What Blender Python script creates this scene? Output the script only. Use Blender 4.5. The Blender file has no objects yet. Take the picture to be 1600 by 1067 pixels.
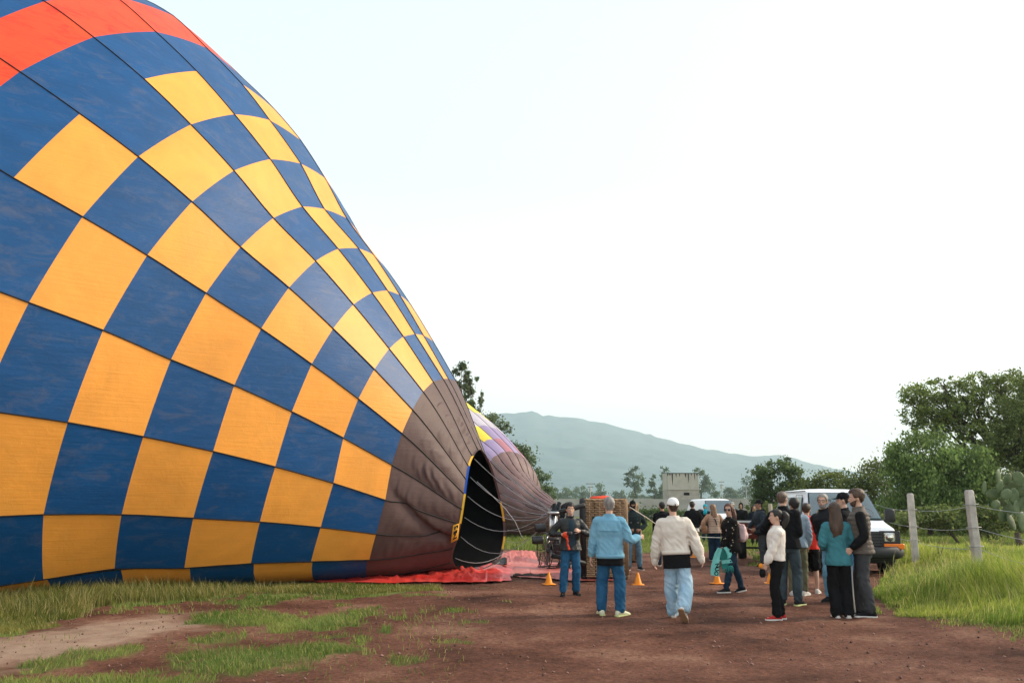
import bpy, bmesh, math, random
import numpy as np
from mathutils import Vector, Matrix, noise as mnoise
random.seed(7); RNG = np.random.default_rng(7)
SC = bpy.context.scene; COL = SC.collection
R_ = math.radians
# ---------------------------------------------------------------- camera, sky, sun, exposure
FPX, HZ, CAMH = 1333.0, 785.0, 1.72            # focal length in pixels of the 1600 px frame, horizon row, eye height
PITCH = math.atan((HZ - 533.5) / FPX)
cd = bpy.data.cameras.new('camera'); cam = bpy.data.objects.new('camera', cd); COL.objects.link(cam)
cam.location = (0, 0, CAMH); cam.rotation_euler = (math.pi / 2 + PITCH, 0, 0)
cd.sensor_width = 36.0; cd.lens = 36.0 * FPX / 1600.0; cd.clip_start = 0.1; cd.clip_end = 20000
SC.camera = cam
SUN_EL, SUN_AZ = 28.0, 74.0                     # degrees above the horizon, degrees right of the view axis
W = bpy.data.worlds.new('World'); SC.world = W; W.use_nodes = True
nt = W.node_tree; nt.nodes.clear()
out = nt.nodes.new('ShaderNodeOutputWorld'); bg = nt.nodes.new('ShaderNodeBackground')
sky = nt.nodes.new('ShaderNodeTexSky'); sky.sky_type = 'NISHITA'; sky.sun_disc = False
sky.sun_elevation = R_(SUN_EL); sky.sun_rotation = R_(SUN_AZ); sky.dust_density = 3.0; sky.air_density = 1.0
mx = nt.nodes.new('ShaderNodeMix'); mx.data_type = 'RGBA'; mx.blend_type = 'MIX'; mx.inputs['Factor'].default_value = 0.50
tcw = nt.nodes.new('ShaderNodeTexCoord'); sep = nt.nodes.new('ShaderNodeSeparateXYZ'); nt.links.new(tcw.outputs['Generated'], sep.inputs[0])
crw = nt.nodes.new('ShaderNodeValToRGB'); ew = crw.color_ramp.elements; ew[0].position = 0.0; ew[0].color = (1.22, 1.10, .94, 1); ew[1].position = .75; ew[1].color = (.45, .495, .53, 1)
em = ew.new(.16); em.color = (.80, .78, .72, 1); em2 = ew.new(.36); em2.color = (.535, .575, .595, 1)
nt.links.new(sep.outputs['Z'], crw.inputs[0])
vmw = nt.nodes.new('ShaderNodeVectorMath'); vmw.operation = 'SCALE'; vmw.inputs['Scale'].default_value = 18.5; nt.links.new(crw.outputs[0], vmw.inputs[0])
nt.links.new(vmw.outputs[0], mx.inputs[7])              # thin bright morning overcast laid over the clear sky, whitest along the horizon all round
nt.links.new(sky.outputs[0], mx.inputs[6]); nt.links.new(mx.outputs[2], bg.inputs[0])
bg.inputs[1].default_value = 0.115
nt.links.new(bg.outputs[0], out.inputs[0])
sl = bpy.data.lights.new('sun', 'SUN'); sl.energy = 3.5; sl.angle = R_(13); sl.color = (1.0, 0.84, 0.64)
so = bpy.data.objects.new('sun', sl); COL.objects.link(so)
sd = Vector((math.sin(R_(SUN_AZ)) * math.cos(R_(SUN_EL)), math.cos(R_(SUN_AZ)) * math.cos(R_(SUN_EL)), math.sin(R_(SUN_EL))))
so.rotation_euler = (-sd).to_track_quat('-Z', 'Y').to_euler(); so.location = (40, 60, 40)
SC.view_settings.view_transform = 'Standard'; SC.view_settings.look = 'None'
SC.view_settings.exposure = 0.64; SC.view_settings.gamma = 1.0; SC.view_settings.use_curve_mapping = False
SC.render.engine = 'CYCLES'; SC.cycles.max_bounces = 6; SC.cycles.volume_bounces = 0; SC.cycles.transparent_max_bounces = 12
SC.cycles.use_denoising = True

# ---------------------------------------------------------------- helpers
CP, SP = math.cos(PITCH), math.sin(PITCH)
def ray(u, v):
    a, b = (u - 800) / FPX, (533.5 - v) / FPX
    return Vector((a, CP - b * SP, SP + b * CP))
def gp(u, v, z=0.0):
    """point of the plane z seen at pixel (u, v) of the 1600 px photograph"""
    d = ray(u, v); t = (z - CAMH) / d.z
    return Vector((d.x * t, d.y * t, z))
def at(u, v, Y):
    d = ray(u, v); t = Y / d.y
    return Vector((d.x * t, Y, CAMH + d.z * t))

def setp(o, label=None, cat=None, group=None, kind=None):
    if label: o['label'] = label
    if cat: o['category'] = cat
    if group: o['group'] = group
    if kind: o['kind'] = kind
    return o
def empty(name, loc=(0, 0, 0), rz=0.0, **k):
    o = bpy.data.objects.new(name, None); COL.objects.link(o)
    o.location = loc; o.rotation_euler = (0, 0, rz); o.empty_display_size = 0.2
    return setp(o, **k)
def mesh_obj(name, verts, faces, m, parent=None, smooth=True, **k):
    me = bpy.data.meshes.new(name); me.from_pydata([tuple(v) for v in verts], [], faces); me.update()
    if smooth: me.polygons.foreach_set('use_smooth', [True] * len(me.polygons))
    return link(name, me, m, parent, **k)
def link(name, me, m, parent=None, **k):
    o = bpy.data.objects.new(name, me); COL.objects.link(o)
    if m is not None and not me.materials:
        for q in (m if isinstance(m, (list, tuple)) else [m]): me.materials.append(q)
    if parent is not None: o.parent = parent
    return setp(o, **k)
def np_mesh(name, V, Fq, m, parent=None, smooth=False, col=None, **k):
    """V (n,3) and faces (m,3 or 4) as numpy arrays; col = per-vertex rgb"""
    me = bpy.data.meshes.new(name); n = len(V); fn = Fq.shape[1]
    me.vertices.add(n); me.vertices.foreach_set('co', np.ascontiguousarray(V, np.float32).ravel())
    me.loops.add(Fq.size); me.loops.foreach_set('vertex_index', np.ascontiguousarray(Fq, np.int32).ravel())
    me.polygons.add(len(Fq)); me.polygons.foreach_set('loop_start', np.arange(0, Fq.size, fn, dtype=np.int32))
    me.polygons.foreach_set('loop_total', np.full(len(Fq), fn, np.int32))
    if smooth: me.polygons.foreach_set('use_smooth', np.ones(len(Fq), bool))
    me.update(calc_edges=True)
    if col is not None:
        a = me.color_attributes.new('tint', 'FLOAT_COLOR', 'POINT')
        c4 = np.ones((n, 4), np.float32); c4[:, :3] = col; a.data.foreach_set('color', c4.ravel())
    me.validate()
    return link(name, me, m, parent, **k)

class MB:
    def __init__(s): s.v = []; s.f = []
    def add(s, vs, fs):
        n = len(s.v); s.v += [Vector(v) for v in vs]; s.f += [tuple(i + n for i in f) for f in fs]; return s
    def box(s, c, d, M=None, bev=0.0):
        c = Vector(c); x, y, z = d[0] / 2, d[1] / 2, d[2] / 2
        if bev <= 0:
            vs = [Vector((i * x, j * y, k * z)) for k in (-1, 1) for j in (-1, 1) for i in (-1, 1)]
            fs = [(0, 2, 3, 1), (4, 5, 7, 6), (0, 1, 5, 4), (2, 6, 7, 3), (0, 4, 6, 2), (1, 3, 7, 5)]
        else:
            b = min(bev, x * .9, y * .9, z * .9); vs = []; fs = []
            # rounded box: loft of 8-gons
            def ring(zz, q): return [Vector((a, e, zz)) for a, e in ((x - q - b, -y + q), (x - q, -y + q + b), (x - q, y - q - b), (x - q - b, y - q), (-x + q + b, y - q), (-x + q, y - q - b), (-x + q, -y + q + b), (-x + q + b, -y + q))]
            rs = [ring(-z, b * .6), ring(-z + b, 0), ring(z - b, 0), ring(z, b * .6)]
            for r in rs: vs += r
            for k in range(3):
                for i in range(8): j = (i + 1) % 8; fs.append((k * 8 + i, k * 8 + j, k * 8 + 8 + j, k * 8 + 8 + i))
            fs.append(tuple(range(7, -1, -1))); fs.append(tuple(range(24, 32)))
        if M is not None: vs = [M @ v for v in vs]
        return s.add([v + c for v in vs], fs)
    def loft(s, rings, cap=True, close=True):
        n = len(rings[0]); vs = [p for r in rings for p in r]; fs = []
        for k in range(len(rings) - 1):
            for i in range(n if close else n - 1):
                j = (i + 1) % n; fs.append((k * n + i, k * n + j, (k + 1) * n + j, (k + 1) * n + i))
        if cap: fs.append(tuple(range(n - 1, -1, -1))); fs.append(tuple((len(rings) - 1) * n + i for i in range(n)))
        return s.add(vs, fs)
    def tube(s, pts, rad, n=8, cap=True, squash=None, up=None):
        pts = [Vector(p) for p in pts]; rad = rad if isinstance(rad, (list, tuple)) else [rad] * len(pts)
        rings = []; prev = None
        for i, p in enumerate(pts):
            t = (pts[min(i + 1, len(pts) - 1)] - pts[max(i - 1, 0)]); t = t.normalized() if t.length > 1e-9 else Vector((0, 0, 1))
            if prev is None:
                u = Vector(up) if up is not None else (Vector((0, 0, 1)) if abs(t.z) < .9 else Vector((1, 0, 0)))
            else: u = prev
            a = (u - t * u.dot(t)); a = a.normalized() if a.length > 1e-6 else t.orthogonal().normalized()
            b = t.cross(a); prev = a
            sq = squash if squash else 1.0
            r = rad[i]; r = r if isinstance(r, (list, tuple)) else (r, r * sq)
            rings.append([p + a * (math.cos(q) * r[0]) + b * (math.sin(q) * r[1]) for q in (2 * math.pi * k / n for k in range(n))])
        return s.loft(rings, cap)
    def lathe(s, prof, n=16, M=None, cap=True):
        rings = [[Vector((r * math.cos(q), r * math.sin(q), z)) for q in (2 * math.pi * k / n for k in range(n))] for r, z in prof]
        if M is not None: rings = [[M @ v for v in r] for r in rings]
        return s.loft(rings, cap)
    def ell(s, c, r, n=10, m=7, M=None):
        c = Vector(c); rings = []
        for i in range(m):
            a = math.pi * (i + .5) / m - math.pi / 2
            rings.append([Vector((r[0] * math.cos(a) * math.cos(q), r[1] * math.cos(a) * math.sin(q), r[2] * math.sin(a) * 1.02)) for q in (2 * math.pi * k / n for k in range(n))])
        if M is not None: rings = [[M @ v for v in q] for q in rings]
        return s.loft([[v + c for v in q] for q in rings])
    def prism(s, poly, d0, d1, M=None):
        """poly in xz, extruded along y"""
        n = len(poly); vs = [Vector((x, d0, z)) for x, z in poly] + [Vector((x, d1, z)) for x, z in poly]
        fs = [tuple(range(n)), tuple(range(2 * n - 1, n - 1, -1))] + [(i, n + i, n + (i + 1) % n, (i + 1) % n) for i in range(n)]
        if M is not None: vs = [M @ v for v in vs]
        return s.add(vs, fs)
    def move(s, M): s.v = [M @ v for v in s.v]; return s
    def build(s, name, m, parent=None, smooth=True, **k): return mesh_obj(name, s.v, s.f, m, parent, smooth, **k)
def set_auto(o, ang=35):
    """sharp edges by angle on a smooth mesh"""
    bm = bmesh.new(); bm.from_mesh(o.data); bmesh.ops.recalc_face_normals(bm, faces=bm.faces)
    for e in bm.edges:
        if len(e.link_faces) == 2: e.smooth = e.calc_face_angle(0) < R_(ang)
    bm.to_mesh(o.data); bm.free(); return o
def remesh(mb, voxel, smooth=2, factor=.5, wr=None):
    """union of overlapping closed tubes as ONE continuous surface"""
    me = bpy.data.meshes.new('tmp'); me.from_pydata([tuple(v) for v in mb.v], [], mb.f); me.update()
    bm = bmesh.new(); bm.from_mesh(me); bmesh.ops.recalc_face_normals(bm, faces=bm.faces); bm.to_mesh(me); bm.free()
    o = bpy.data.objects.new('tmp', me); COL.objects.link(o)
    md = o.modifiers.new('r', 'REMESH'); md.mode = 'VOXEL'; md.voxel_size = voxel; md.use_smooth_shade = True
    if smooth:
        sm = o.modifiers.new('s', 'SMOOTH'); sm.iterations = smooth; sm.factor = factor
    dg = bpy.context.evaluated_depsgraph_get(); ev = o.evaluated_get(dg)
    res = bpy.data.meshes.new_from_object(ev); bpy.data.objects.remove(o); bpy.data.meshes.remove(me)
    if wr is not None:
        n = len(res.vertices); co = np.empty(n * 3, np.float32); res.vertices.foreach_get('co', co); co = co.reshape(-1, 3)
        no = np.empty(n * 3, np.float32); res.vertices.foreach_get('normal', no); no = no.reshape(-1, 3)
        d = np.array([wr(Vector(p)) for p in co], np.float32)
        co += no * d[:, None]; res.vertices.foreach_set('co', co.ravel()); res.update()
    res.polygons.foreach_set('use_smooth', [True] * len(res.polygons))
    return res
MATS = {}
def mat(name, col, rough=.85, var=.12, scale=6.0, bump=0.0, bscale=40.0, spec=.3, metal=0.0, sheen=0.0, col2=None, detail=4.0, stretch=None, alpha=1.0):
    """principled material: base colour varied by noise towards col2, fine bump"""
    if name in MATS: return MATS[name]
    m = bpy.data.materials.new(name); m.use_nodes = True; n = m.node_tree.nodes; l = m.node_tree.links
    b = n['Principled BSDF']; b.inputs['Roughness'].default_value = rough; b.inputs['Metallic'].default_value = metal
    b.inputs['Specular IOR Level'].default_value = spec; b.inputs['Sheen Weight'].default_value = sheen
    tc = n.new('ShaderNodeTexCoord'); mp = n.new('ShaderNodeMapping'); l.new(tc.outputs['Object'], mp.inputs[0])
    if stretch: mp.inputs['Scale'].default_value = stretch
    ns = n.new('ShaderNodeTexNoise'); ns.inputs['Scale'].default_value = scale; ns.inputs['Detail'].default_value = detail; l.new(mp.outputs[0], ns.inputs['Vector'])
    rp = n.new('ShaderNodeValToRGB'); e = rp.color_ramp.elements; e[0].position = .3; e[1].position = .7
    c = Vector(col[:3]); c2 = Vector(col2[:3]) if col2 else None
    lo = c * (1 - var) if c2 is None else c; hi = c * (1 + var) if c2 is None else c2
    e[0].color = (*lo, 1); e[1].color = (*hi, 1); l.new(ns.outputs['Fac'], rp.inputs[0]); l.new(rp.outputs[0], b.inputs['Base Color'])
    if bump > 0:
        n2 = n.new('ShaderNodeTexNoise'); n2.inputs['Scale'].default_value = bscale; n2.inputs['Detail'].default_value = 3; l.new(mp.outputs[0], n2.inputs['Vector'])
        bp = n.new('ShaderNodeBump'); bp.inputs['Strength'].default_value = bump; bp.inputs['Distance'].default_value = .02
        l.new(n2.outputs['Fac'], bp.inputs['Height']); l.new(bp.outputs[0], b.inputs['Normal'])
    MATS[name] = m; return m
def tint_mat(name, rough=.7, trans=.0, spec=.2):
    """material whose colour is the mesh's own per-vertex tint (each blade or leaf has its own natural colour)"""
    m = bpy.data.materials.new(name); m.use_nodes = True; n = m.node_tree.nodes; l = m.node_tree.links
    b = n['Principled BSDF']; b.inputs['Roughness'].default_value = rough; b.inputs['Specular IOR Level'].default_value = spec
    at_ = n.new('ShaderNodeAttribute'); at_.attribute_name = 'tint'; l.new(at_.outputs['Color'], b.inputs['Base Color'])
    if trans > 0:
        tr = n.new('ShaderNodeBsdfTranslucent'); l.new(at_.outputs['Color'], tr.inputs[0])
        mi = n.new('ShaderNodeMixShader'); mi.inputs[0].default_value = trans
        l.new(b.outputs[0], mi.inputs[1]); l.new(tr.outputs[0], mi.inputs[2]); l.new(mi.outputs[0], n['Material Output'].inputs[0])
    return m
def fbm(p, s=1.0, o=3):
    return mnoise.fractal(Vector(p) * s, 1.0, 2.0, o)
def vnoise(X, Y, seed=0):
    """cheap vectorised value noise on numpy arrays"""
    xi = np.floor(X).astype(np.int64); yi = np.floor(Y).astype(np.int64); fx = X - xi; fy = Y - yi
    fx = fx * fx * (3 - 2 * fx); fy = fy * fy * (3 - 2 * fy)
    def h(a, b):
        n = (a * 374761393 + b * 668265263 + seed * 1274126177) & 0x7fffffff
        n = ((n ^ (n >> 13)) * 1274126177) & 0x7fffffff
        return ((n ^ (n >> 16)) & 0xffff) / 65535.0
    return (h(xi, yi) * (1 - fx) + h(xi + 1, yi) * fx) * (1 - fy) + (h(xi, yi + 1) * (1 - fx) + h(xi + 1, yi + 1) * fx) * fy
def vfbm(X, Y, s, o=4, seed=0):
    r = 0; a = .5; t = 0
    for k in range(o): r = r + a * vnoise(X * s, Y * s, seed + k * 17); t += a; a *= .5; s *= 2.03
    return r / t
# ---------------------------------------------------------------- ground: one sheet, fine near the camera
def in_poly(X, Y, poly):
    c = np.zeros(X.shape, bool); n = len(poly)
    for i in range(n):
        x0, y0 = poly[i]; x1, y1 = poly[(i + 1) % n]
        if y0 == y1: continue
        k = ((y0 > Y) != (y1 > Y)) & (X < (x1 - x0) * (Y - y0) / (y1 - y0) + x0); c ^= k
    return c
def gpoly(px): return [(gp(u, v).x, gp(u, v).y) for u, v in px]
STRIP = gpoly([(-300, 878), (0, 893), (390, 905), (480, 913), (640, 915), (702, 918), (692, 926), (560, 934), (420, 926), (320, 937), (170, 946), (110, 980), (-60, 1004), (-300, 1010)])
PATCHES = [(385, 966, 105, 17), (500, 975, 60, 13), (590, 986, 22, 5), (370, 1030, 130, 26), (480, 1018, 70, 11), (160, 1022, 52, 9), (70, 1040, 55, 11), (150, 1064, 190, 13), (30, 985, 70, 10), (330, 1000, 40, 8), (600, 922, 90, 9), (420, 937, 60, 10),
           (820, 853, 42, 14), (985, 832, 60, 26), (990, 853, 28, 12), (1205, 885, 26, 6), (1165, 850, 45, 10), (1190, 872, 20, 7), (1060, 842, 60, 8), (1540, 978, 60, 8), (1440, 966, 40, 6), (1350, 955, 30, 8)]
BANK = gpoly([(1418, 868), (1385, 905), (1362, 932), (1400, 952), (1440, 968), (1520, 985), (1640, 996), (1900, 1010), (2600, 1000), (2600, 870), (1900, 850)])
TRACK = gpoly([(-80, 1012), (0, 1002), (120, 985), (200, 968), (290, 960), (300, 972), (250, 992), (120, 1018), (0, 1045), (-80, 1060)])
TARPS = [gpoly(q) for q in ([(395, 896), (500, 885), (680, 885), (800, 884), (806, 913), (680, 914), (600, 914), (500, 913), (395, 908)], [(772, 862), (840, 860), (845, 878), (966, 882), (968, 909), (770, 906)])]
def soft(d, w): return np.clip(.5 + d / w, 0, 1)
def grass_mask(X, Y):
    """0 bare soil .. 1 grass, in world metres"""
    n1 = vfbm(X, Y, .9, 4, 3) - .5; n2 = vfbm(X, Y, 3.1, 3, 9) - .5
    wx = X + n1 * 1.2 + n2 * .5; wy = Y + n1 * 1.8 + n2 * .7
    m = in_poly(wx, wy, STRIP).astype(float)
    m = np.maximum(m, in_poly(wx, wy, BANK))
    
    for (u, v, a, b) in PATCHES:
        c = gp(u, v); e = gp(u + a, v); t = gp(u, v - b); q = gp(u, v + b)
        rx = abs(e.x - c.x); ry = abs(t.y - q.y) / 2; cy = (t.y + q.y) / 2
        d = 1 - ((wx - c.x) / rx) ** 2 - ((wy - cy) / ry) ** 2
        m = np.maximum(m, np.clip(d * 2.2, 0, 1) * (.75 + n2))
    far = np.clip((wy + 3 * n1 - 30) / 5, 0, 1)                       # beyond the lot the field is all grass
    left = np.clip((-wx - 1.0) / 2, 0, 1) * np.clip((wy - 18) / 2, 0, 1)
    m = np.maximum(m, np.maximum(far, left))
    m = np.where((m < .05) & (vfbm(X, Y, 1.7, 4, 31) > .69) & (X < 0), .5, m)   # stray sprigs
    for T in TARPS: m = np.where(in_poly(X, Y, T), 0, m)
    tr = in_poly(wx, wy, TRACK)
    return np.where(tr, m * .1, np.clip(m, 0, 1))
def track_mask(X, Y):
    n1 = vfbm(X, Y, 1.1, 4, 5) - .5
    r = 0
    for k in range(10): a = k * 2.4; q = .12 + .05 * k; r = r + in_poly(X + n1 * .9 + q * math.cos(a), Y + n1 * 1.3 + 1.6 * q * math.sin(a), TRACK)
    n2 = vfbm(X, Y, 2.6, 4, 55); return np.clip(r / 10 * 1.7 + (n2 - .5) * 1.1 - .15, 0, 1) * (r > 0)
def ground_z(X, Y):
    z = (vfbm(X, Y, .35, 3, 11) - .5) * .10 + (vfbm(X, Y, 1.6, 3, 12) - .5) * .05
    z = z * np.clip((Y - 4) / 4, .4, 1)
    flat = np.clip((Y - 30) / 10, 0, 1)
    bank = np.clip((X - (5.2 + .26 * (Y - 14))) / 2.5, 0, 1) * np.clip((Y - 9) / 3, 0, 1) * np.clip((60 - Y) / 20, 0, 1) * (1 - np.clip((Y - 18) / 2, 0, 1) * np.clip((11.0 - X) / 1, 0, 1))
    return z * (1 - flat * .5) + bank * .22
def build_ground():
    ys = np.concatenate([np.arange(-8, 5, .5), np.arange(5, 26, .07), np.arange(26, 60, .4), np.geomspace(60, 6900, 46)])
    xs = np.concatenate([-np.geomspace(18, 6900, 38)[::-1], np.arange(-17.9, 18, .09), np.geomspace(18, 6900, 38)])
    X, Y = np.meshgrid(xs, ys); Z = ground_z(X, Y)
    near = (Y > 5) & (Y < 26) & (abs(X) < 18)
    Z = Z + near * ((vfbm(X, Y, 6.0, 3, 21) - .5) * .045 + (vfbm(X, Y, 14.0, 2, 22) - .5) * .012)
    gm = grass_mask(X, Y); tm = track_mask(X, Y)
    V = np.stack([X, Y, Z], -1).reshape(-1, 3); ny, nx = X.shape
    i = (np.arange(ny - 1)[:, None] * nx + np.arange(nx - 1)[None]).ravel()
    Fq = np.stack([i, i + 1, i + nx + 1, i + nx], -1)
    col = np.stack([gm, tm, np.zeros_like(gm)], -1).reshape(-1, 3)
    m = bpy.data.materials.new('soil_and_turf'); m.use_nodes = True; n = m.node_tree.nodes; l = m.node_tree.links
    b = n['Principled BSDF']; b.inputs['Roughness'].default_value = .95; b.inputs['Specular IOR Level'].default_value = .15
    tc = n.new('ShaderNodeTexCoord')
    def noise(s, d=6, r=.6):
        q = n.new('ShaderNodeTexNoise'); q.inputs['Scale'].default_value = s; q.inputs['Detail'].default_value = d; q.inputs['Roughness'].default_value = r
        l.new(tc.outputs['Object'], q.inputs['Vector']); return q.outputs['Fac']
    def ramp(f, stops):
        q = n.new('ShaderNodeValToRGB'); el = q.color_ramp.elements
        while len(el) < len(stops): el.new(.5)
        for e, (p, c) in zip(el, stops): e.position = p; e.color = (*c, 1)
        l.new(f, q.inputs[0]); return q.outputs[0]
    def mix(f, a, c, mode='MIX'):
        q = n.new('ShaderNodeMix'); q.data_type = 'RGBA'; q.blend_type = mode
        if isinstance(f, float): q.inputs[0].default_value = f
        else: l.new(f, q.inputs[0])
        l.new(a, q.inputs[6]); l.new(c, q.inputs[7]); return q.outputs[2]
    at_ = n.new('ShaderNodeAttribute'); at_.attribute_name = 'tint'; sx = n.new('ShaderNodeSeparateColor'); l.new(at_.outputs['Color'], sx.inputs[0])
    soil = ramp(noise(.55, 8, .62), [(.32, (.060, .023, .014)), (.44, (.118, .048, .029)), (.55, (.175, .077, .050)), (.70, (.29, .158, .104))])
    fine = ramp(noise(16, 6, .75), [(.3, (.45, .42, .40)), (.52, (1, 1, 1)), (.74, (1.75, 1.7, 1.65))])
    soil = mix(1.0, soil, fine, 'MULTIPLY')
    dust = ramp(noise(3.0, 6, .6), [(.3, (.30, .20, .14)), (.7, (.46, .33, .24))])
    tm_ = n.new('ShaderNodeMath'); tm_.operation = 'MULTIPLY'; l.new(sx.outputs['Green'], tm_.inputs[0]); tm_.inputs[1].default_value = .85
    soil = mix(tm_.outputs[0], soil, dust)
    turf = ramp(noise(2.2, 6, .65), [(.3, (.065, .095, .022)), (.5, (.125, .16, .038)), (.7, (.20, .20, .065))])
    l.new(mix(sx.outputs['Red'], soil, turf), b.inputs['Base Color'])
    bp = n.new('ShaderNodeBump'); bp.inputs['Strength'].default_value = .9; bp.inputs['Distance'].default_value = .05
    l.new(noise(30, 6, .75), bp.inputs['Height']); l.new(bp.outputs[0], b.inputs['Normal'])
    return np_mesh('ground', V, Fq, m, smooth=True, col=col, kind='structure', label='red brown volcanic dirt lot with grass patches')
GROUND = build_ground()
def gz(x, y): return float(ground_z(np.array([x], float), np.array([y], float))[0])

# ---------------------------------------------------------------- far hill
def build_hill():
    ridge = [(-900, 745), (-300, 735), (0, 728), (300, 705), (560, 668), (700, 652), (770, 646), (800, 644), (830, 642), (850, 648), (900, 652), (960, 665), (1000, 675), (1050, 688), (1100, 700), (1150, 710), (1180, 713), (1215, 711), (1240, 716), (1280, 727), (1330, 736), (1400, 745), (1500, 753), (1700, 760), (2200, 768), (2800, 776)]
    us = np.array([a for a, b in ridge], float); vs = np.array([b for a, b in ridge], float)
    U = np.linspace(-900, 2800, 420); Vr = np.interp(U, us, vs)
    T = np.concatenate([np.linspace(0, 1, 46), np.linspace(1.05, 1.4, 8)])
    P = []
    for t in T:
        for k, u in enumerate(U):
            top = at(u, Vr[k], 4500.0); y = 1850 + 2650 * t; x = top.x * (y / 4500.0)
            if t <= 1: z = (top.z) * (t ** 1.35)
            else: z = top.z * (1 - (t - 1) * 1.6)
            P.append((x, y, z))
    P = np.array(P); n1 = vfbm(P[:, 0], P[:, 1], .0022, 5, 40) - .5; n2 = vfbm(P[:, 0], P[:, 1], .03, 3, 44) - .5
    tt = np.repeat(T, len(U)); P[:, 2] += (n1 * 130 * np.clip(tt * 2, 0, 1) * np.clip((1.02 - tt) * 3, .05, 1) + n2 * 14) * np.clip(P[:, 2] / 70, 0, 1) - 1.0
    nu = len(U); i = (np.arange(len(T) - 1)[:, None] * nu + np.arange(nu - 1)[None]).ravel()
    m = mat('hazed_hillside_scrub', (.045, .10, .105), .95, col2=(.12, .19, .18), scale=.012, detail=10)  # scrub colour with the teal of distant haze mixed into it
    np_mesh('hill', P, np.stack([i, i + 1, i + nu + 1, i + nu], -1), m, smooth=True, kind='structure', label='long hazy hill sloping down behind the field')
build_hill()
# ---------------------------------------------------------------- the checkered balloon
BAZ,BEL=0.1054,0.2891
BM= [-2.122, 20.585, 3.423]
BS= [0.0, 0.929, 1.849, 2.777, 3.729, 4.579, 5.469, 6.39, 7.365, 8.301]
BR= [2.467, 3.082, 3.686, 4.286, 4.827, 5.481, 6.105, 6.633, 7.03, 7.309]
BCU= [0.405, 0.111, -0.181, -0.473, -0.763, -1.041, -1.318, -1.589, -1.856, -2.105]
BCW= [-0.852, -0.575, -0.333, -0.136, 0.03, 0.197, 0.307, 0.407, 0.544, 0.677]
BPHI= [-0.8272, -0.6089, -0.338, -0.0437, 0.2623, 0.5663, 0.8808, 1.1944, 1.5028, 1.7965]
BH= [0.0119, 0.0157, -0.1806, 0.0426, -0.0516, 0.0151, 0.0546, -0.056]
BCOR= [[[0.057, 0.002, -0.013], [-0.009, 0.002, -0.011], [-0.029, -0.0, 0.002], [-0.064, 0.002, -0.011], [-0.075, -0.006, 0.031], [-0.024, -0.002, 0.013], [-0.008, -0.001, 0.006], [-0.003, -0.001, 0.003], [-0.001, -0.0, 0.002], [-0.001, -0.0, 0.001]], [[0.078, 0.007, -0.037], [0.06, 0.004, -0.022], [0.027, 0.002, -0.011], [0.009, -0.0, 0.001], [0.001, 0.002, -0.012], [-0.004, -0.002, 0.013], [-0.003, -0.001, 0.008], [-0.002, -0.001, 0.005], [-0.001, -0.001, 0.003], [-0.001, -0.0, 0.002]], [[0.068, 0.008, -0.041], [0.067, 0.005, -0.024], [0.031, 0.002, -0.009], [0.048, 0.0, -0.0], [0.035, 0.003, -0.017], [0.031, 0.002, -0.012], [0.015, 0.002, -0.012], [0.005, 0.002, -0.01], [0.001, 0.001, -0.005], [-0.001, 0.0, -0.002]], [[-0.024, -0.003, 0.018], [-0.029, -0.007, 0.035], [-0.018, -0.006, 0.033], [-0.016, -0.005, 0.027], [-0.018, 0.001, -0.003], [-0.028, -0.001, 0.003], [0.02, 0.005, -0.028], [0.001, 0.004, -0.02], [-0.003, 0.002, -0.009], [-0.002, 0.001, -0.003]], [[-0.037, -0.009, 0.047], [-0.03, -0.009, 0.048], [-0.024, -0.008, 0.04], [-0.006, -0.008, 0.041], [0.013, -0.008, 0.04], [-0.02, -0.001, 0.006], [-0.019, 0.003, -0.018], [-0.017, 0.007, -0.039], [-0.01, 0.002, -0.008], [-0.006, 0.0, -0.001]], [[-0.054, 0.0, -0.001], [-0.022, 0.001, -0.007], [-0.01, 0.002, -0.01], [0.012, 0.002, -0.012], [0.026, 0.0, -0.002], [0.011, 0.0, -0.0], [0.008, -0.002, 0.012], [-0.011, -0.002, 0.01], [-0.015, -0.002, 0.011], [-0.009, -0.001, 0.006]], [[-0.067, 0.0, -0.003], [-0.041, 0.006, -0.034], [-0.023, 0.006, -0.031], [0.006, 0.007, -0.039], [0.007, 0.005, -0.025], [0.006, 0.004, -0.024], [0.019, 0.005, -0.025], [0.025, -0.002, 0.01], [0.014, -0.003, 0.017], [0.009, -0.002, 0.01]], [[-0.043, -0.008, 0.043], [-0.01, -0.007, 0.036], [0.005, -0.003, 0.013], [-0.002, -0.0, 0.002], [0.005, 0.0, -0.001], [0.002, -0.001, 0.008], [-0.009, 0.001, -0.006], [-0.002, -0.001, 0.005], [0.004, 0.003, -0.015], [0.002, 0.001, -0.006]], [[0.023, -0.005, 0.028], [0.017, -0.005, 0.024], [0.033, -0.004, 0.019], [0.033, -0.001, 0.006], [-0.035, 0.004, -0.023], [0.018, -0.002, 0.012], [-0.044, -0.01, 0.052], [0.022, 0.001, -0.003], [-0.008, 0.003, -0.016], [0.004, 0.001, -0.005]], [[-0.025, 0.008, -0.042], [-0.018, 0.007, -0.035], [0.02, 0.011, -0.057], [0.005, 0.006, -0.032], [0.019, 0.005, -0.027], [0.017, -0.003, 0.016], [0.006, -0.012, 0.066], [0.008, -0.004, 0.019], [-0.005, 0.002, -0.009], [0.002, 0.001, -0.003]]]
BN = 20
BM = Vector(BM); BCOR = np.array(BCOR)
BD = Vector((-math.cos(BEL) * math.cos(BAZ), math.cos(BEL) * math.sin(BAZ), math.sin(BEL)))
BHv = Vector((math.sin(BAZ), math.cos(BAZ), 0)); BW = BHv.cross(BD); BW = BW if BW.z > 0 else -BW
BS = BS + [BS[-1] + a for a in (.98, 2.0, 2.95, 3.75, 4.25)]
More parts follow.
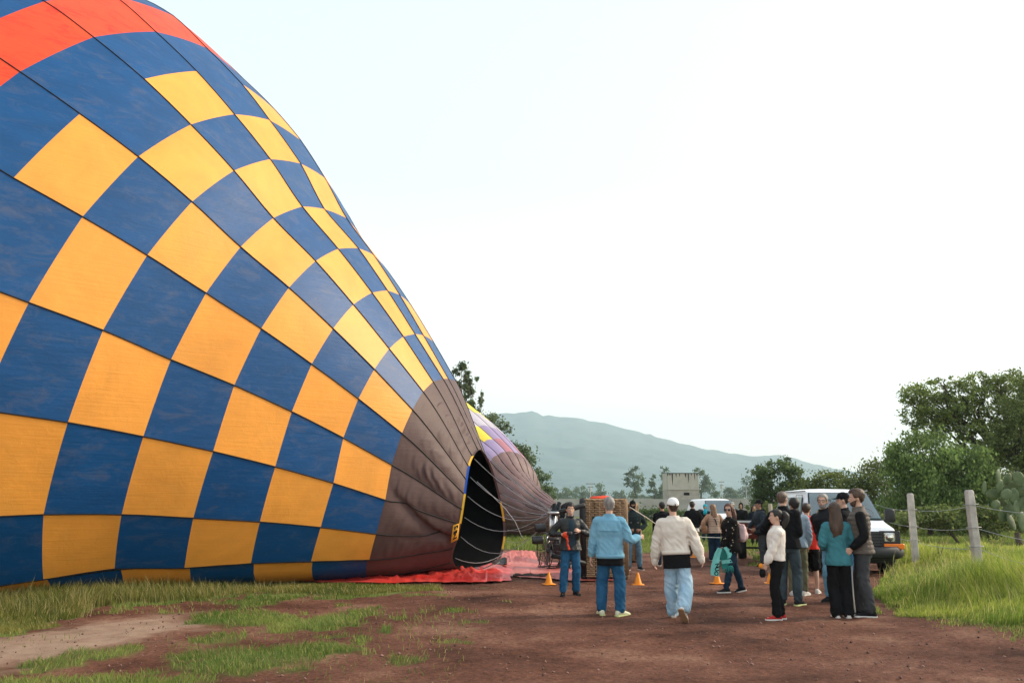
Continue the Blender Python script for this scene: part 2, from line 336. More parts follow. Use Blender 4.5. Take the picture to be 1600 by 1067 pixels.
BR = BR + [7.42, 7.15, 6.25, 4.5, .06]
BCU = BCU + [BCU[-1] - .2] * 5; BCW = BCW + [BCW[-1] + .05] * 5
KMAX = 14
GPHI = list(BPHI) + [BPHI[-1] + (BPHI[0] + 2 * math.pi - BPHI[-1]) * k / (BN - 9) for k in range(1, BN - 9)]   # lines g = -1 .. 18
GPHI.append(BPHI[0] + 2 * math.pi)
def cat1(a, r):
    r = min(max(r, 0.0), len(a) - 1.0); i = min(int(r), len(a) - 2); t = r - i
    p0 = a[i - 1] if i > 0 else 2 * a[0] - a[1]; p1, p2 = a[i], a[i + 1]; p3 = a[i + 2] if i + 2 < len(a) else 2 * a[-1] - a[-2]
    return .5 * (2 * p1 + (p2 - p0) * t + (2 * p0 - 5 * p1 + 4 * p2 - p3) * t * t + (3 * p1 - p0 - 3 * p2 + p3) * t ** 3)
def gphi(g):
    """angle of (fractional) gore line g, g in -1 .. 19"""
    x = g + 1.0; i = min(max(int(x), 0), BN - 1); return GPHI[i] + (GPHI[i + 1] - GPHI[i]) * (x - i)
def cor(g, r):
    x = g + 1.0
    if x > 9: x = max(9.0, BN - x) if False else 9.0; k = max(0.0, 1 - (g - 8) / 2)
    else: k = 1.0
    k *= max(0.0, 1 - max(0, r - 9) / 2)
    if k <= 0: return Vector((0, 0, 0))
    i = min(int(x), 8); j = min(int(max(r, 0)), 8); a, b = x - i, min(max(r, 0), 9) - j
    c = (BCOR[i, j] * (1 - a) * (1 - b) + BCOR[i + 1, j] * a * (1 - b) + BCOR[i, j + 1] * (1 - a) * b + BCOR[i + 1, j + 1] * a * b)
    return Vector(c) * k
def ground_clamp(p):
    g0 = .012
    if p.z < .5: 
        q = (p.z - g0) / .16; p = p.copy(); p.z = g0 + .16 * (math.log1p(math.exp(q)) if q < 20 else q) - .16 * math.log(2) * math.exp(-max(q, 0) * 2) * 0
    return p
RIM = [(-90, 728, 893, 21.2), (-60, 704, 874, 20.45), (-35, 713, 838, 20.05), (-12, 719, 808, 19.9), (12, 724, 775, 19.9), (35, 728, 745, 20.1), (60, 734, 718, 20.5), (90, 748, 702, 21.2), (120, 763, 724, 21.8), (150, 777, 768, 22.2), (180, 786, 815, 22.4), (210, 785, 850, 22.35), (240, 773, 878, 22.0), (270, 728, 893, 21.2)]
def rim(a):
    a = math.degrees(a); a = (a + 90) % 360 - 90
    for (a0, u0, v0, y0), (a1, u1, v1, y1) in zip(RIM, RIM[1:]):
        if a0 <= a <= a1:
            i = RIM.index((a0, u0, v0, y0)); t = (a - a0) / (a1 - a0); A = [Vector(q[1:]) for q in RIM]
            pm = A[i - 1] if i > 0 else A[-2]; pn = A[i + 2] if i + 2 < len(A) else A[1]
            q = .5 * (2 * A[i] + (A[i + 1] - pm) * t + (2 * pm - 5 * A[i] + 4 * A[i + 1] - pn) * t * t + (3 * A[i] - pm - 3 * A[i + 1] + pn) * t ** 3)
            p = at(q.x, q.y, q.z); p.z = max(p.z, .02); return p
def env0(g, r):
    i = math.floor(g + 1e-9); f = g - i
    if f < 1e-6: return env1(g, r)
    a, b = env1(i, r), env1(i + 1, r); c = a.lerp(b, f)      # taut cloth: mostly the chord between two load tapes, a little of the arc
    return c + (env1(g, r) - c) * .34
def env1(g, r):
    a = gphi(g); R0 = cat1(BR, r); t = (min(r, 9) - 4.5) / 4.5; H = BH
    R0 *= 1 + (H[0] + H[1] * t) * math.cos(2 * a) + (H[2] + H[3] * t) * math.sin(2 * a) + (H[4] + H[5] * t) * math.cos(3 * a) + (H[6] + H[7] * t) * math.sin(3 * a)
    fr = (g + 1) - math.floor(g + 1); R0 *= 1 + .004 * math.sin(math.pi * fr)
    c = BM + BD * cat1(BS, r) + BHv * cat1(BCU, r) + BW * cat1(BCW, r)
    return c + (BHv * -math.cos(a) + BW * math.sin(a)) * R0 + cor(g, r)
def env(g, r):
    """point of the envelope: gore position g (-1..19), ring r (-1 mouth .. KMAX crown)"""
    if r >= 0:
        p = ground_clamp(env0(g, r))
        if g > 14: p.y = max(p.y, env1(-1, r).y + .10 + .25 * min(1, 19 - g))     # underside rests on the ground behind the lowest near tape
        return p
    p0 = env0(g, 0); T = (env0(g, .12) - p0) / .12; p1 = rim(gphi(g)); t = -r
    d1 = (p1 - p0)
    h00 = 2 * t ** 3 - 3 * t * t + 1; h10 = t ** 3 - 2 * t * t + t; h01 = -2 * t ** 3 + 3 * t * t; h11 = t ** 3 - t * t
    p = p0 * h00 + (-T * 1.3) * h10 + p1 * h01 + d1 * .7 * h11
    fr = (g + 1) - math.floor(g + 1); w = math.sin(math.pi * t) ** .7 if 0 < t < 1 else 0
    n = (p - (BM + Vector((.6, 0, -.6)))).normalized()
    b = math.sin(math.pi * fr)
    # slack cloth of the throat: cross folds leaning on the load tapes
    f = math.sin(t * 40 + 2.2 * fr + 5 * mnoise.noise((g * 1.7, t * 2.0, 3.1))) * .5 + math.sin(t * 73 - 3 * fr + 7 * mnoise.noise((g * .9, t * 3.0, 8.1))) * .3
    amp = .040 * (.35 + .9 * abs(mnoise.noise((g * .8, t * 2.5, 1.7))) * 2)
    p = p + n * (b * w * (.05 + amp * f) + w * .05 * mnoise.noise((g * .55, t * 1.6, 5.0)))
    # a deep slack crease running down the near lower side
    if g < 2.5:
        s_ = (g - (1.35 - 1.75 * t)); p = p - n * (.16 * math.exp(-(s_ / .22) ** 2) * w)
    return ground_clamp(p)
def patch(g0, g1, r0, r1, ng, nr):
    V = [env(g0 + (g1 - g0) * i / ng, r0 + (r1 - r0) * j / nr) for j in range(nr + 1) for i in range(ng + 1)]
    Fq = [(j * (ng + 1) + i, j * (ng + 1) + i + 1, (j + 1) * (ng + 1) + i + 1, (j + 1) * (ng + 1) + i) for j in range(nr) for i in range(ng)]
    return V, Fq
def fabric(name, col, dirt, dirt_amt, stretch=(1, 1, 1), rough=.5, trans=.12):
    m = bpy.data.materials.new(name); m.use_nodes = True; n = m.node_tree.nodes; l = m.node_tree.links
    b = n['Principled BSDF']; b.inputs['Roughness'].default_value = rough; b.inputs['Specular IOR Level'].default_value = .35
    tc = n.new('ShaderNodeTexCoord'); mp = n.new('ShaderNodeMapping'); mp.inputs['Rotation'].default_value = (0, R_(-42), 0); mp.inputs['Scale'].default_value = stretch
    l.new(tc.outputs['Object'], mp.inputs[0])
    def noise(s, d, r, v=mp.outputs[0]):
        q = n.new('ShaderNodeTexNoise'); q.inputs['Scale'].default_value = s; q.inputs['Detail'].default_value = d; q.inputs['Roughness'].default_value = r; q.inputs['Distortion'].default_value = .6
        l.new(v, q.inputs['Vector']); return q.outputs['Fac']
    rp = n.new('ShaderNodeValToRGB'); e = rp.color_ramp.elements; e[0].position = .50; e[1].position = .72; e[0].color = (0, 0, 0, 1); e[1].color = (dirt_amt,) * 3 + (1,)
    l.new(noise(1.6, 9, .72), rp.inputs[0])
    mi = n.new('ShaderNodeMix'); mi.data_type = 'RGBA'; l.new(rp.outputs[0], mi.inputs[0]); mi.inputs[7].default_value = (*dirt, 1)
    r2 = n.new('ShaderNodeValToRGB'); e = r2.color_ramp.elements; e[0].position = .3; e[1].position = .7
    e[0].color = (*(Vector(col) * .86), 1); e[1].color = (*(Vector(col) * 1.08), 1); l.new(noise(.9, 5, .6), r2.inputs[0]); l.new(r2.outputs[0], mi.inputs[6])
    l.new(mi.outputs[2], b.inputs['Base Color'])
    bp = n.new('ShaderNodeBump'); bp.inputs['Strength'].default_value = .11; bp.inputs['Distance'].default_value = .05
    m2 = n.new('ShaderNodeMapping'); m2.inputs['Scale'].default_value = (1.2, 1.2, 22); m2.inputs['Rotation'].default_value = (0, R_(8), 0); l.new(tc.outputs['Object'], m2.inputs[0])
    ad = n.new('ShaderNodeMath'); ad.operation = 'ADD'; l.new(noise(5, 4, .6), ad.inputs[0]); l.new(noise(1.0, 3, .5, m2.outputs[0]), ad.inputs[1]); l.new(ad.outputs[0], bp.inputs['Height']); l.new(bp.outputs[0], b.inputs['Normal'])
    tr = n.new('ShaderNodeBsdfTranslucent'); l.new(mi.outputs[2], tr.inputs[0]); ms = n.new('ShaderNodeMixShader'); ms.inputs[0].default_value = trans
    l.new(b.outputs[0], ms.inputs[1]); l.new(tr.outputs[0], ms.inputs[2]); l.new(ms.outputs[0], n['Material Output'].inputs[0])
    return m
FB = {'y': fabric('golden_nylon', (.92, .375, .058), (.75, .36, .08), .30),
      'b': fabric('blue_nylon', (.003, .072, .225), (.15, .15, .19), .38, (.7, 1.5, 2.6)),
      'r': fabric('orange_red_nylon', (.84, .075, .020), (.55, .012, .010), .85, (.6, 1.5, 3.0)),
      'm': fabric('brown_throat_cloth', (.098, .056, .052), (.14, .085, .08), .35, rough=.6)}
black_tape = mat('black_webbing', (.006, .006, .007), .6, .2)
def build_balloon():
    root = empty('hot_air_balloon', gp(300, 893), label='half inflated hot air balloon in blue and yellow checks lying on its side', cat='hot air balloon')
    off = -root.location
    def put(name, V, Fq, m, **k):
        o = mesh_obj(name, [v + off for v in V], Fq, m, root, True, **k); return o
    for gi in range(BN):
        g = gi - 1; near = g <= 9
        for r in range(0, KMAX):
            c = ('y' if (g + r) % 2 else 'b') if r < 7 else ('b' if r != 8 else 'r')
            n = 8 if near and r < 10 else 4
            if r >= 10: c = 'b' if r != 12 else 'y'
            V, Fq = patch(g, g + 1, r, r + 1, n, n); put('panel', V, Fq, FB[c])
        V, Fq = patch(g, g + 1, -1, 0, 12 if near else 6, 60 if near else 12); put('throat_panel', V, Fq, FB['m'])
        mb = MB(); pts = [env(g, q) for q in np.concatenate([np.linspace(-1, 0, 13), np.linspace(.25, KMAX, 4 * KMAX)])]
        mb.tube([p + off + (p - BM - BD * 4).normalized() * .006 for p in pts], .0145, n=5)
        mb.build('load_tape', black_tape, root)
        # cuff round the mouth, sewn of coloured pieces
        p = []; q = Vector((.05, .0, -.005))
        for k in range(5): p.append(rim(gphi(g + k / 4)))
        V = p + [v + q for v in p] ; c = {0: 'm', 1: 'y', 2: 'y', 3: 'bb', 4: 'bb', 5: 'y'}.get(g, 'm' if g < 8 else ('yl' if g in (11, 13) else 'm'))
        mc = {'m': FB['m'], 'y': CUFF_Y, 'bb': CUFF_B, 'yl': CUFF_Y}[c]
        put('cuff_panel', V, [(k, k + 1, k + 6, k + 5) for k in range(4)], mc)
    # added closed black liner standing in for the unlit inside of the mouth
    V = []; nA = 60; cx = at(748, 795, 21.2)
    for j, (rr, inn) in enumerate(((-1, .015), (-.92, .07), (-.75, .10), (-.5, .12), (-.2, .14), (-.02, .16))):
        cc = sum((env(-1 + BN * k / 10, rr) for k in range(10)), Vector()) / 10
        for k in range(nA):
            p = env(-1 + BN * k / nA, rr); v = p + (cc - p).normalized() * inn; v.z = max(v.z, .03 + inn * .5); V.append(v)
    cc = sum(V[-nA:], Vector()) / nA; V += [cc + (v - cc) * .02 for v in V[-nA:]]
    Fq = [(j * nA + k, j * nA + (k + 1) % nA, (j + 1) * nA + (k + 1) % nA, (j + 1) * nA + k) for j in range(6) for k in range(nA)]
    put('dark_interior_liner', V, Fq, mat('interior_dark', (.003, .0035, .004), .9, .2, spec=.05))
    # loose dark skirt of the mouth trailing on the ground
    V = []; nu, nv = 26, 10
    for j in range(nv + 1):
        for i in range(nu + 1):
            u = 690 + (792 - 690) * i / nu; t = j / nv; base = gp(u, 893 - 9 * math.sin(math.pi * i / nu) - t * 12)
            V.append(base + Vector((0, 0, .12 + .16 * abs(mnoise.noise((i * .45, j * .5, 2))) + .10 * math.sin(math.pi * t) * abs(mnoise.noise((i * .2, j * .3, 7)))))
                     )
    put('trailing_skirt', V, [(j * (nu + 1) + i, j * (nu + 1) + i + 1, (j + 1) * (nu + 1) + i + 1, (j + 1) * (nu + 1) + i) for j in range(nv) for i in range(nu)], mat('charcoal_cloth', (.022, .020, .020), .8, .3))
    # yellow warning tag with dark pictograms
    c = [at(705, 848, 20.0), at(708.5, 820, 19.95), at(718.5, 817, 19.95), at(716, 842, 20.0)]
    c = [v + Vector((.0, -.12, 0)) for v in c]
    lab = put('warning_tag', c + [v + Vector((0, .02, 0)) for v in c], [(0, 1, 2, 3), (7, 6, 5, 4), (0, 3, 7, 4), (1, 5, 6, 2), (0, 4, 5, 1), (3, 2, 6, 7)], mat('amber_tag', (.75, .36, .03), .6), label='amber warning tag with black pictograms')
    e1 = (c[3] - c[0]); e2 = (c[1] - c[0]); nn = Vector((0, -.004, 0))
    mk = MB()
    for (a0, a1, b0, b1) in ((.2, .8, .78, .86), (.25, .45, .66, .80), (.6, .8, .68, .80), (.2, .75, .42, .60), (.35, .6, .30, .44), (.2, .8, .12, .2), (.3, .45, .2, .3)):
        q = [c[0] + e1 * a + e2 * b + nn for a, b in ((a0, b0), (a1, b0), (a1, b1), (a0, b1))]
        mk.add(q + [v + nn * -.4 for v in q], [(0, 1, 2, 3), (0, 4, 5, 1), (1, 5, 6, 2), (2, 6, 7, 3), (3, 7, 4, 0)])
    o = mk.build('pictogram', black_tape, None, False); o.parent = lab; 
    for v in o.data.vertices: v.co += off
    # rigging lines from the mouth to the burner frame
    J = at(862, 799, 19.4); steel = mat('steel_cable', (.30, .31, .32), .5, .2, metal=.3)
    for k, (a, sag) in enumerate(((35, .25), (62, .12), (85, .05), (100, .04), (118, .04), (135, .05), (152, .05), (12, .32), (-12, .40), (172, .1), (190, .15), (-35, .6), (205, .25))):
        p0 = rim(R_(a)) + Vector((.1, 0, 0)); j = J + Vector((0, random.uniform(-.15, .15), random.uniform(-.08, .08)))
        pts = [p0.lerp(j, t) - Vector((0, 0, sag * 4 * t * (1 - t))) for t in (q / 12 for q in range(13))]
        MB().tube([p + off for p in pts], .0058, n=4).build('rigging_line', steel, root)
    for (a0, a1, sag) in ((-58, 222, .18), (-75, 240, .12)):   # cords slung across the mouth
        p0, p1 = rim(R_(a0)), rim(R_(a1)); pts = [p0.lerp(p1, t) - Vector((-.12, 0, sag * 4 * t * (1 - t))) for t in (q / 8 for q in range(9))]
        MB().tube([p + off for p in pts], .0055, n=4).build('rigging_line', steel, root)
    # one slack cord hanging to the grass
    pts = [at(u, v, 19.8) for u, v in ((745, 752), (770, 775), (790, 795), (805, 815), (815, 838), (820, 843))]
    MB().tube([p + off for p in pts], .007, n=4).build('rigging_line', steel, root)
CUFF_Y = mat('cuff_yellow', (.80, .46, .04), .55); CUFF_B = mat('cuff_blue', (.01, .08, .40), .5)
build_balloon()
# ---------------------------------------------------------------- trees and plants
LEAF = tint_mat('leaf', .6, .42); BARK = mat('bark', (.075, .055, .042), .95, .35, 5, .5, 20); PALEBARK = mat('pale_bark', (.20, .17, .14), .9, .3, 5, .4, 20)
def crown_mesh(name, clumps, leaf, cols, parent, seed, droop=0.0, asp=1.9, sub=9, spread=.34):
    """clumps: (centre Vector, radii Vector, n leaves); leaf-sized faces gathered in uneven tufts"""
    rg = np.random.default_rng(seed); PV = []; CV = []
    for c, r, n in clumps:
        k = max(3, int(sub)); d = rg.normal(size=(k, 3)); d /= np.linalg.norm(d, axis=1)[:, None]
        cen = d * (rg.uniform(.25, 1.0, (k, 1)) ** .5) * .8; sz = rg.uniform(.6, 1.25, k) * spread; bright = rg.uniform(.7, 1.3, k)
        w = sz ** 2; idx = rg.choice(k, n, p=w / w.sum())
        q = rg.normal(size=(n, 3)); q /= np.linalg.norm(q, axis=1)[:, None]; q *= (rg.uniform(0, 1, (n, 1)) ** .45)
        loose = rg.uniform(0, 1, (n, 1)) < .22; P = cen[idx] + q * sz[idx][:, None] * np.array([1.15, 1.15, .85]) * np.where(loose, 1.9, 1.0)
        P[:, 2] -= droop * rg.uniform(0, 1, n) ** 2 * .6
        P = P * np.array(r) + np.array(c)
        PV.append(P); t = rg.uniform(0, 1, n)[:, None]
        CV.append((np.array(cols[0]) * (1 - t) + np.array(cols[1]) * t) * bright[idx][:, None] * rg.uniform(.75, 1.25, (n, 1)))
    P = np.concatenate(PV); C = np.concatenate(CV); n = len(P)
    a = rg.normal(size=(n, 3)); 
    if droop: a[:, 2] -= droop * 1.8
    a /= np.linalg.norm(a, axis=1)[:, None]
    b = np.cross(a, rg.normal(size=(n, 3))); b /= np.linalg.norm(b, axis=1)[:, None]
    L = leaf * rg.uniform(.6, 1.4, (n, 1)); 
    V = np.stack([P - a * L * .5, P + b * L * .5 / asp, P + a * L * .5, P - b * L * .5 / asp], 1).reshape(-1, 3)
    Fq = np.arange(4 * n).reshape(-1, 4)
    return np_mesh(name, V, Fq, LEAF, parent, False, np.repeat(C, 4, 0))
def limb(mb, p, q, r0, r1, seed, wob=.12, n=7):
    L = (q - p).length; pts = []; rr = []
    for i in range(n + 1):
        t = i / n; w = math.sin(math.pi * t) * wob * L
        pts.append(p.lerp(q, t) + Vector((mnoise.noise((seed, t * 2, 0)), mnoise.noise((seed, t * 2, 9)), 0)) * w * 2); rr.append(r0 * (1 - t) + r1 * t)
    mb.tube(pts, rr, n=7); return pts
def tree(name, label, base, px, Y, leaf=.16, n=9000, cols=((.030, .055, .014), (.075, .115, .030)), seed=1, trunk=None, droop=0, group=None, bark=None, sub=9, spread=.34, tr=None):
    """px: crown clumps as (u, v, ru, rv[, dy]) in photograph pixels at distance Y"""
    k = Y / FPX; base = Vector(base); root = empty(name, base, label=label, cat='tree' if 'tree' in name or 'eucalyptus' in name else 'shrub', group=group)
    cl = []; area = sum(q[2] * q[3] for q in px)
    for q in px:
        c = at(q[0], q[1], Y + (q[4] if len(q) > 4 else 0)) - base; gr = 1.22; r = Vector((q[2] * k * gr, min(q[2], q[3] * 1.6) * k * gr, q[3] * k * gr))
        cl.append((c, r, max(12, int(n * q[2] * q[3] / area))))
    crown_mesh('crown', cl, leaf, cols, root, seed, droop, sub=sub, spread=spread)
    mb = MB(); H = max(c.z + r.z for c, r, _ in cl); big = max(cl, key=lambda c: c[1].x)[0]
    r0 = tr or max(.06, H * .028); fork = Vector((big.x * .35, 0, H * .36)) if trunk is None else at(*trunk, Y) - base
    pts = limb(mb, Vector((0, 0, -.15)), fork, r0, r0 * .7, seed, .05)
    for j, (c, r, _) in enumerate(cl):
        limb(mb, fork - Vector((0, 0, .1 * H * (j % 2))), c + Vector((0, 0, r.z * .4)), r0 * .34, r0 * .06, seed + j * 3.1, .10)
        for s in range(3):
            e = c + Vector((random.uniform(-.8, .8) * r.x, random.uniform(-.8, .8) * r.y, random.uniform(-.1, .8) * r.z))
            limb(mb, c.lerp(fork, .35), e, r0 * .13, r0 * .03, seed + j * 7 + s, .1, 5)
    mb.build('trunk', bark or BARK, root); return root
PEP = ((.095, .160, .044), (.22, .30, .092)); DARK = ((.085, .125, .036), (.19, .225, .070)); EUC = ((.085, .120, .056), (.17, .21, .105)); OLV = ((.075, .105, .030), (.16, .19, .058))
TS = 2.3
def gb(u, Y): return (at(u, 800, Y).x, Y, gz(at(u, 800, Y).x, Y))
# right hand group
tree('pepper_tree', 'rounded drooping bright green pepper tree behind the first fence post', gb(1450, 38), [(1440, 708, 48, 34), (1425, 750, 40, 44), (1475, 745, 44, 46), (1520, 735, 36, 40), (1545, 775, 40, 40), (1410, 790, 34, 26), (1480, 795, 60, 30), (1400, 715, 16, 20)], 38, .15, 32000, PEP, 3, droop=1.0, sub=14, group='trees behind the fence')
tree('tall_tree', 'tall dark open tree with sky showing through, standing over the pepper tree', gb(1552, 44), [(1440, 612, 30, 22), (1428, 648, 18, 30), (1470, 640, 34, 34), (1500, 672, 30, 26), (1530, 598, 34, 20), (1570, 596, 30, 22), (1555, 632, 38, 26), (1590, 660, 26, 34), (1520, 640, 24, 20), (1475, 602, 22, 14), (1540, 668, 30, 26), (1450, 676, 34, 20), (1500, 625, 30, 20), (1580, 630, 30, 26), (1415, 625, 12, 12), (1545, 705, 34, 26), (1515, 705, 26, 22), (1590, 715, 30, 30), (1570, 740, 34, 26), (1450, 650, 30, 24)], 44, .14, 26000, ((.115, .165, .045), (.25, .295, .085)), 5, trunk=(1553, 705), group='trees behind the fence', tr=.30, sub=16, spread=.26)
tree('shade_tree', 'dark tree with thick crooked trunk above the prickly pear', gb(1592, 40), [(1600, 650, 40, 40), (1640, 620, 50, 50), (1580, 700, 26, 30), (1610, 745, 40, 34), (1560, 690, 18, 22), (1650, 700, 50, 50), (1575, 665, 22, 24), (1600, 700, 40, 30)], 40, .15, 17000, DARK, 8, trunk=(1592, 730), group='trees behind the fence', tr=.26, sub=16, spread=.28)
tree('light_shrub', 'light green feathery shrub between the van and the pepper tree', gb(1372, 46), [(1365, 745, 34, 30), (1385, 775, 34, 32), (1340, 775, 34, 30), (1350, 800, 50, 20), (1368, 728, 16, 14)], 46, .15, 9000, OLV, 12, droop=.5, group='trees behind the vans', sub=14)
tree('small_tree', 'small yellowish green bush tree above the roof of the near van', gb(1292, 52), [(1292, 756, 30, 18), (1275, 772, 30, 18), (1312, 770, 28, 18), (1295, 785, 40, 16)], 52, .16, 6500, ((.070, .095, .022), (.15, .175, .050)), 14, group='trees behind the vans', sub=12)
tree('dark_tree', 'dark green broad tree standing between the far van and the near van', gb(1212, 64), [(1195, 740, 20, 18), (1222, 730, 20, 16), (1245, 742, 18, 16), (1215, 758, 34, 22), (1190, 768, 18, 20), (1240, 765, 20, 18), (1205, 785, 34, 14)], 64, .20, 9000, ((.060, .10, .034), (.135, .18, .062)), 17, group='trees behind the vans', sub=12)
tree('shrub', 'leafy undergrowth shrub right behind the fence wire', gb(1500, 31), [(1440, 808, 50, 18), (1500, 806, 46, 20), (1560, 815, 50, 20), (1400, 812, 30, 16)], 31, .12, 8000, DARK, 19, group='shrubs along the fence', sub=14)
tree('shrub', 'low weedy shrub against the wall beside the cap wearing man', gb(1005, 72), [(985, 800, 40, 13), (1030, 803, 30, 11), (1075, 804, 40, 10), (950, 806, 24, 9)], 72, .2, 4500, ((.050, .095, .028), (.11, .165, .055)), 20, group='shrubs along the fence', sub=12)
tree('shrub', 'grey green bush beside the white stake left of the near van', gb(1190, 44), [(1185, 800, 26, 14), (1215, 802, 20, 12)], 44, .14, 2500, OLV, 23, group='shrubs along the fence')
# behind the balloons
tree('eucalyptus', 'tall thin eucalyptus rising above the striped brown throat of the balloon', gb(735, 74), [(722, 585, 14, 16), (738, 600, 10, 20), (715, 610, 14, 16), (730, 628, 14, 14), (742, 645, 8, 14), (726, 655, 12, 16), (752, 622, 6, 12), (722, 572, 8, 8), (705, 590, 8, 10)], 74, .24, 4600, EUC, 25, trunk=(730, 700), group='eucalyptus trees behind the balloons', bark=PALEBARK, tr=.22, sub=8, spread=.26)
tree('eucalyptus', 'dense eucalyptus crown against the hill, right of the tallest one', gb(768, 80), [(762, 655, 26, 18), (752, 675, 22, 18), (785, 668, 13, 10), (740, 650, 14, 14), (768, 690, 24, 16)], 80, .26, 5200, EUC, 27, trunk=(762, 720), group='eucalyptus trees behind the balloons', sub=11)
tree('eucalyptus', 'round headed eucalyptus directly above the purple balloon', gb(812, 80), [(810, 712, 26, 20), (828, 728, 18, 20), (795, 735, 26, 24), (812, 755, 30, 22), (790, 700, 8, 6)], 80, .26, 6200, ((.075, .11, .05), (.15, .19, .09)), 29, group='eucalyptus trees behind the balloons', sub=12)
tree('eucalyptus', 'lowest eucalyptus of the clump, where the hill meets the treeline', gb(848, 84), [(846, 758, 18, 18), (856, 770, 12, 14), (835, 775, 20, 14)], 84, .26, 2800, ((.075, .12, .05), (.15, .20, .09)), 31, group='eucalyptus trees behind the balloons')
# far treeline beyond the wall
FAR = ((.070, .115, .050), (.15, .20, .085))
FT = [('far_tree', 'hazy round tree at the left end of the far treeline', 880, 270, [(878, 772, 16, 12), (890, 776, 12, 10)]),
      ('far_tree', 'hazy low tree left of the power pole with crossarm', 905, 280, [(905, 770, 12, 12), (915, 776, 14, 10)]),
      ('far_tree', 'hazy rounded tree just right of the power pole with crossarm', 938, 260, [(935, 770, 10, 12), (942, 776, 8, 9)]),
      ('far_tree', 'faint low tree in the gap between the power pole and the tall thin eucalyptus', 966, 320, [(962, 776, 10, 8), (972, 774, 8, 9)]),
      ('far_eucalyptus', 'tall slender eucalyptus left of the concrete tower', 992, 170, [(991, 736, 8, 11), (984, 748, 8, 9), (1000, 752, 7, 12), (993, 768, 11, 16), (980, 756, 5, 5)]),
      ('far_eucalyptus', 'thin gappy eucalyptus close to the left edge of the concrete tower', 1022, 175, [(1021, 752, 6, 9), (1018, 766, 6, 6), (1026, 772, 9, 10)]),
      ('far_eucalyptus', 'eucalyptus whose head shows over the left corner of the concrete tower', 1040, 178, [(1037, 738, 9, 10), (1042, 752, 8, 9), (1036, 764, 10, 12), (1030, 776, 14, 8)]),
      ('far_eucalyptus', 'eucalyptus leaning out behind the right corner of the concrete tower', 1096, 180, [(1093, 735, 10, 8), (1100, 747, 9, 8), (1106, 757, 10, 9), (1098, 768, 14, 12), (1115, 772, 10, 9)]),
      ('far_tree', 'hazy shrubby tree behind the plain pole', 1138, 260, [(1135, 770, 9, 9), (1146, 774, 10, 8)]),
      ('far_tree', 'pale hazy tree beside the street lamp', 1168, 300, [(1168, 758, 10, 12), (1160, 770, 12, 12), (1176, 770, 10, 12)]),
      ('far_tree', 'pale low tree just left of the street lamp', 1152, 340, [(1150, 774, 10, 8)]),
      ('far_tree', 'hazy tree half hidden by the tip of the brown second balloon', 864, 240, [(862, 770, 10, 14), (870, 778, 12, 8)]),
      ('far_tree', 'small hazy tree below the gap left of the concrete tower', 1008, 300, [(1008, 778, 9, 6)]),
      ('far_tree', 'hazy tree behind the dark tree near the van', 1255, 330, [(1250, 768, 20, 12), (1275, 774, 18, 8)])]
for k, (nm, lb, u, Y, px) in enumerate(FT):
    Y *= TS; tree(nm if 'tree' in nm else 'eucalyptus_tree', lb, (at(u, 790, Y).x, Y, 0), px, Y, .0020 * Y, 1300 if 'tree' in nm else 2200, FAR, 60 + k, group='far treeline beyond the wall', sub=8, spread=.3)
np_far = []
def treeline_mass():
    rg = np.random.default_rng(5); P = []
    for u in range(-200, 2300, 7):
        Y = rg.uniform(860, 960); h = 7 + 11 * mnoise.noise((u * .021, 3, 3)) ** 2 * 4 + rg.uniform(0, 3)
        x = at(u, 790, Y).x; P.append((Vector((x, Y, h * .5)), Vector((7.2, 5.0, h * .62)), 70))
    crown_mesh('far_woods', P, 2.0, FAR, None, 6)['kind'] = 'stuff'
treeline_mass(); setp(bpy.data.objects['far_woods'], label='low hazy woods along the foot of the hill')
# prickly pear
def prickly_pear():
    b = at(1590, 830, 26); b.z = gz(b.x, b.y); root = empty('prickly_pear', b, label='grey green prickly pear cactus under the dark tree', cat='cactus')
    m = mat('cactus_skin', (.070, .110, .048), .6, col2=(.135, .17, .08), scale=7, bump=.3, bscale=60)
    spots = [(1538, 762, 4, 12, 10), (1552, 772, 13, 9, -10), (1562, 760, 10, 13, 20), (1572, 772, 13, 9, -30), (1580, 760, 13, 9, -20), (1584, 775, 11, 15, 10), (1566, 784, 11, 7, 30), (1596, 768, 14, 10, 15), (1592, 748, 10, 14, -10), (1560, 745, 10, 14, 5), (1574, 748, 9, 12, 35), (1588, 795, 11, 15, 5), (1600, 790, 12, 16, 0), (1576, 795, 10, 13, 40), (1604, 755, 12, 15, 25), (1612, 775, 12, 16, -15), (1598, 815, 14, 18, 0), (1580, 815, 12, 16, -20), (1616, 800, 12, 16, 12), (1610, 738, 9, 13, 8), (1568, 806, 10, 12, 30), (1556, 788, 11, 8, -25)]
    k = 26 / FPX
    for i, (u, v, ru, rv, rot) in enumerate(spots):
        c = at(u, v, 26 + random.uniform(-.35, .35)) - b
        M = Matrix.Rotation(R_(rot), 3, 'Y') @ Matrix.Rotation(R_(random.uniform(-50, 50)), 3, 'Z')
        mb = MB().ell((0, 0, 0), (ru * k * .82, .035, rv * k * .85), 12, 8)
        mb.v = [M @ v + c for v in mb.v]; mb.build('pad', m, root)
    mb = MB(); mb.tube([(0, 0, -.1), (.02, 0, .3), (0, .05, .6)], [.12, .10, .07], 8); mb.build('trunk', BARK, root)
prickly_pear()
